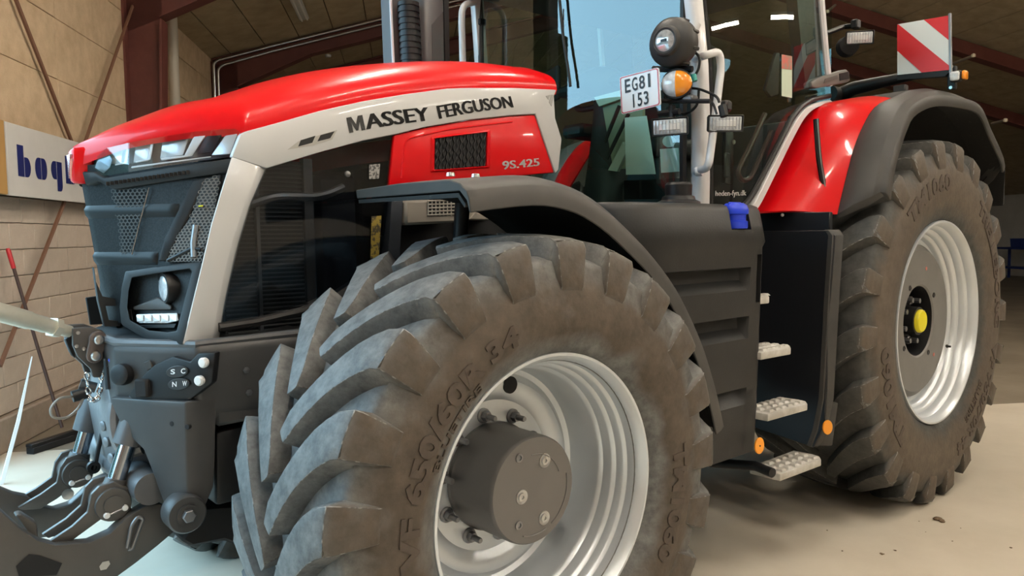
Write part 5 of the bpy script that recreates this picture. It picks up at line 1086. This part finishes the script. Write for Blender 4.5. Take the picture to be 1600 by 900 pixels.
hp_ = fillet([at(725, 105, y=.72), at(721, 40, y=.72), at(722, 8, y=.72), at(742, 3, y=.74)], .07, 6); hp_[0] = hp_[0]*V(1, 1, 0)+V(0, 0, 1.8); obj('hand_rail', G().tube(hp_, .020, 12), CABW, T)
obj('rail_clip', G().box(at(752, 35, y=.75), (.05, .04, .04)), BLACK, T, bevel=.005)

# ================================================================== REAR ARM WITH WARNING BOARD
XB = 3.12
obj('rear_arm', G().tube([V(XB, -.45, 2.40), V(XB, -.62, 2.42), V(XB, -.70, 2.45), V(XB, -1.09, 2.475)], [.05, .05, .042, .026], 14), BLACK, T)
obj('arm_bracket', G().box((XB-.02, -.48, 2.37), (.1, .14, .14)), BLACK, T, bevel=.01); obj('arm_joint', G().lathe([(.05, -.06), (.05, .06)], V(XB-.05, -.60, 2.42), (1, 0, 0), 20), BLACK, T)
for k in range(2): obj('joint_bolt', G().lathe([(.008, 0), (.007, .006)], V(XB-.11, -.545, 2.40+.03*k), (-1, 0, 0), 8), STEEL, T)
bq = [at(*p, x=XB-.03) for p in ((1402, 38), (1484, 24), (1486, 109), (1402, 117))]
WB = mat('board_white', (.62, .70, .72), .4); RB = mat('board_red', (.55, .025, .03), .35)
wb = obj('warning_board', G().prism(bq, (.010, 0, 0)), WB, T, smooth=0)
def bp(u, v): return (bq[3]*(1-u)+bq[2]*u)*(1-v)+(bq[0]*(1-u)+bq[1]*u)*v+V(-.001, 0, 0)
obj('red_stripe', G().prism([bp(*p) for p in ((0, .48), (0, 1), (.035, .985), (.99, .06), (1, 0), (.47, 0))], (-.001, 0, 0)), RB, wb, smooth=0); obj('red_stripe', G().prism([bp(*p) for p in ((.52, 1), (1, 1), (1, .52))], (-.001, 0, 0)), RB, wb, smooth=0)
obj('board_edge', G().tube([bq[1]+V(0, 0, .01), bq[2]+V(.0, 0, -.04)], .009, 6), DARKSTEEL, wb); obj('board_foot', G().loft([[p+V(0, 0, -.002) for p in (bq[3], bq[2], bq[2]+V(.05, 0, 0), bq[3]+V(.05, 0, 0))], [p+V(0, 0, -.03) for p in (bq[3]+V(0, .0, 0), bq[2]+V(0, .03, 0), bq[2]+V(.05, .03, 0), bq[3]+V(.05, 0, 0))]]), BLACK, wb)
lc = at(1498, 120, x=XB); obj('end_plate', G().box(at(1488, 122, x=XB), (.03, .045, .13)), BLACK, T, bevel=.005)
em = obj('end_lamp', G().box(lc+V(-.02, .005, 0), (.05, .06, .062)), BLACK, T, bevel=.014, seg=2); obj('clear_lens', G().box(lc+V(-.045, .005, 0), (.02, .05, .052)), CLEARLENS, em, bevel=.010, seg=2); obj('amber_lens', G().box(lc+V(-.005, -.034, .004), (.05, .022, .05)), AMBER, em, bevel=.009, seg=2)
for dz in (-.055, .06): obj('plate_bolt', G().lathe([(.010, 0), (.009, .008)], at(1488, 122, x=XB)+V(-.015, 0, dz), (-1, 0, 0), 10), STEEL, T)
obj('small_sensor', G().box(V(XB, -.98, 2.40), (.05, .07, .05)), PLASTIC, T, bevel=.006)
# grey grab bar on the rear pillar and the work lamp above it
hb_ = [at(x, y, y=-.84) for x, y in ((1268, 128), (1278, 122), (1322, 108), (1327, 112), (1329, 126), (1324, 129), (1276, 138), (1269, 136))]
gb = obj('rear_grab_bar', G().prism(hb_, (0, .05, 0)), mat('grab_grey', (.16, .155, .145), .5), T, bevel=.006, seg=2); obj('bar_recess', G().prism([at(x, y, y=-.842) for x, y in ((1289, 123), (1308, 117), (1309, 123), (1287, 130))], (0, -.002, 0)), mat('grab_dark', (.10, .098, .09), .5), gb); obj('bar_end', G().prism([at(x, y, y=-.842) for x, y in ((1311, 115), (1325, 112), (1327, 123), (1312, 126))], (0, -.002, 0)), BLACK, gb)
worklamp(at(1343, 59, x=2.72), (-.75, -.62, -.15), .075, .036); obj('lamp_bracket', G().tube([at(1291, 52, y=-.80), at(1318, 42, x=2.74), at(1336, 40, x=2.74)], .014, 8), BLACK, T); obj('lamp_bracket', G().box(at(1337, 38, x=2.74), (.05, .04, .05)), BLACK, T, bevel=.006)
obj('lamp_back', G().lathe([(.06, -.03), (.055, .03)], at(1325, 72, x=2.80), (-.7, -.7, 0), 20), BLACKROUGH, T)
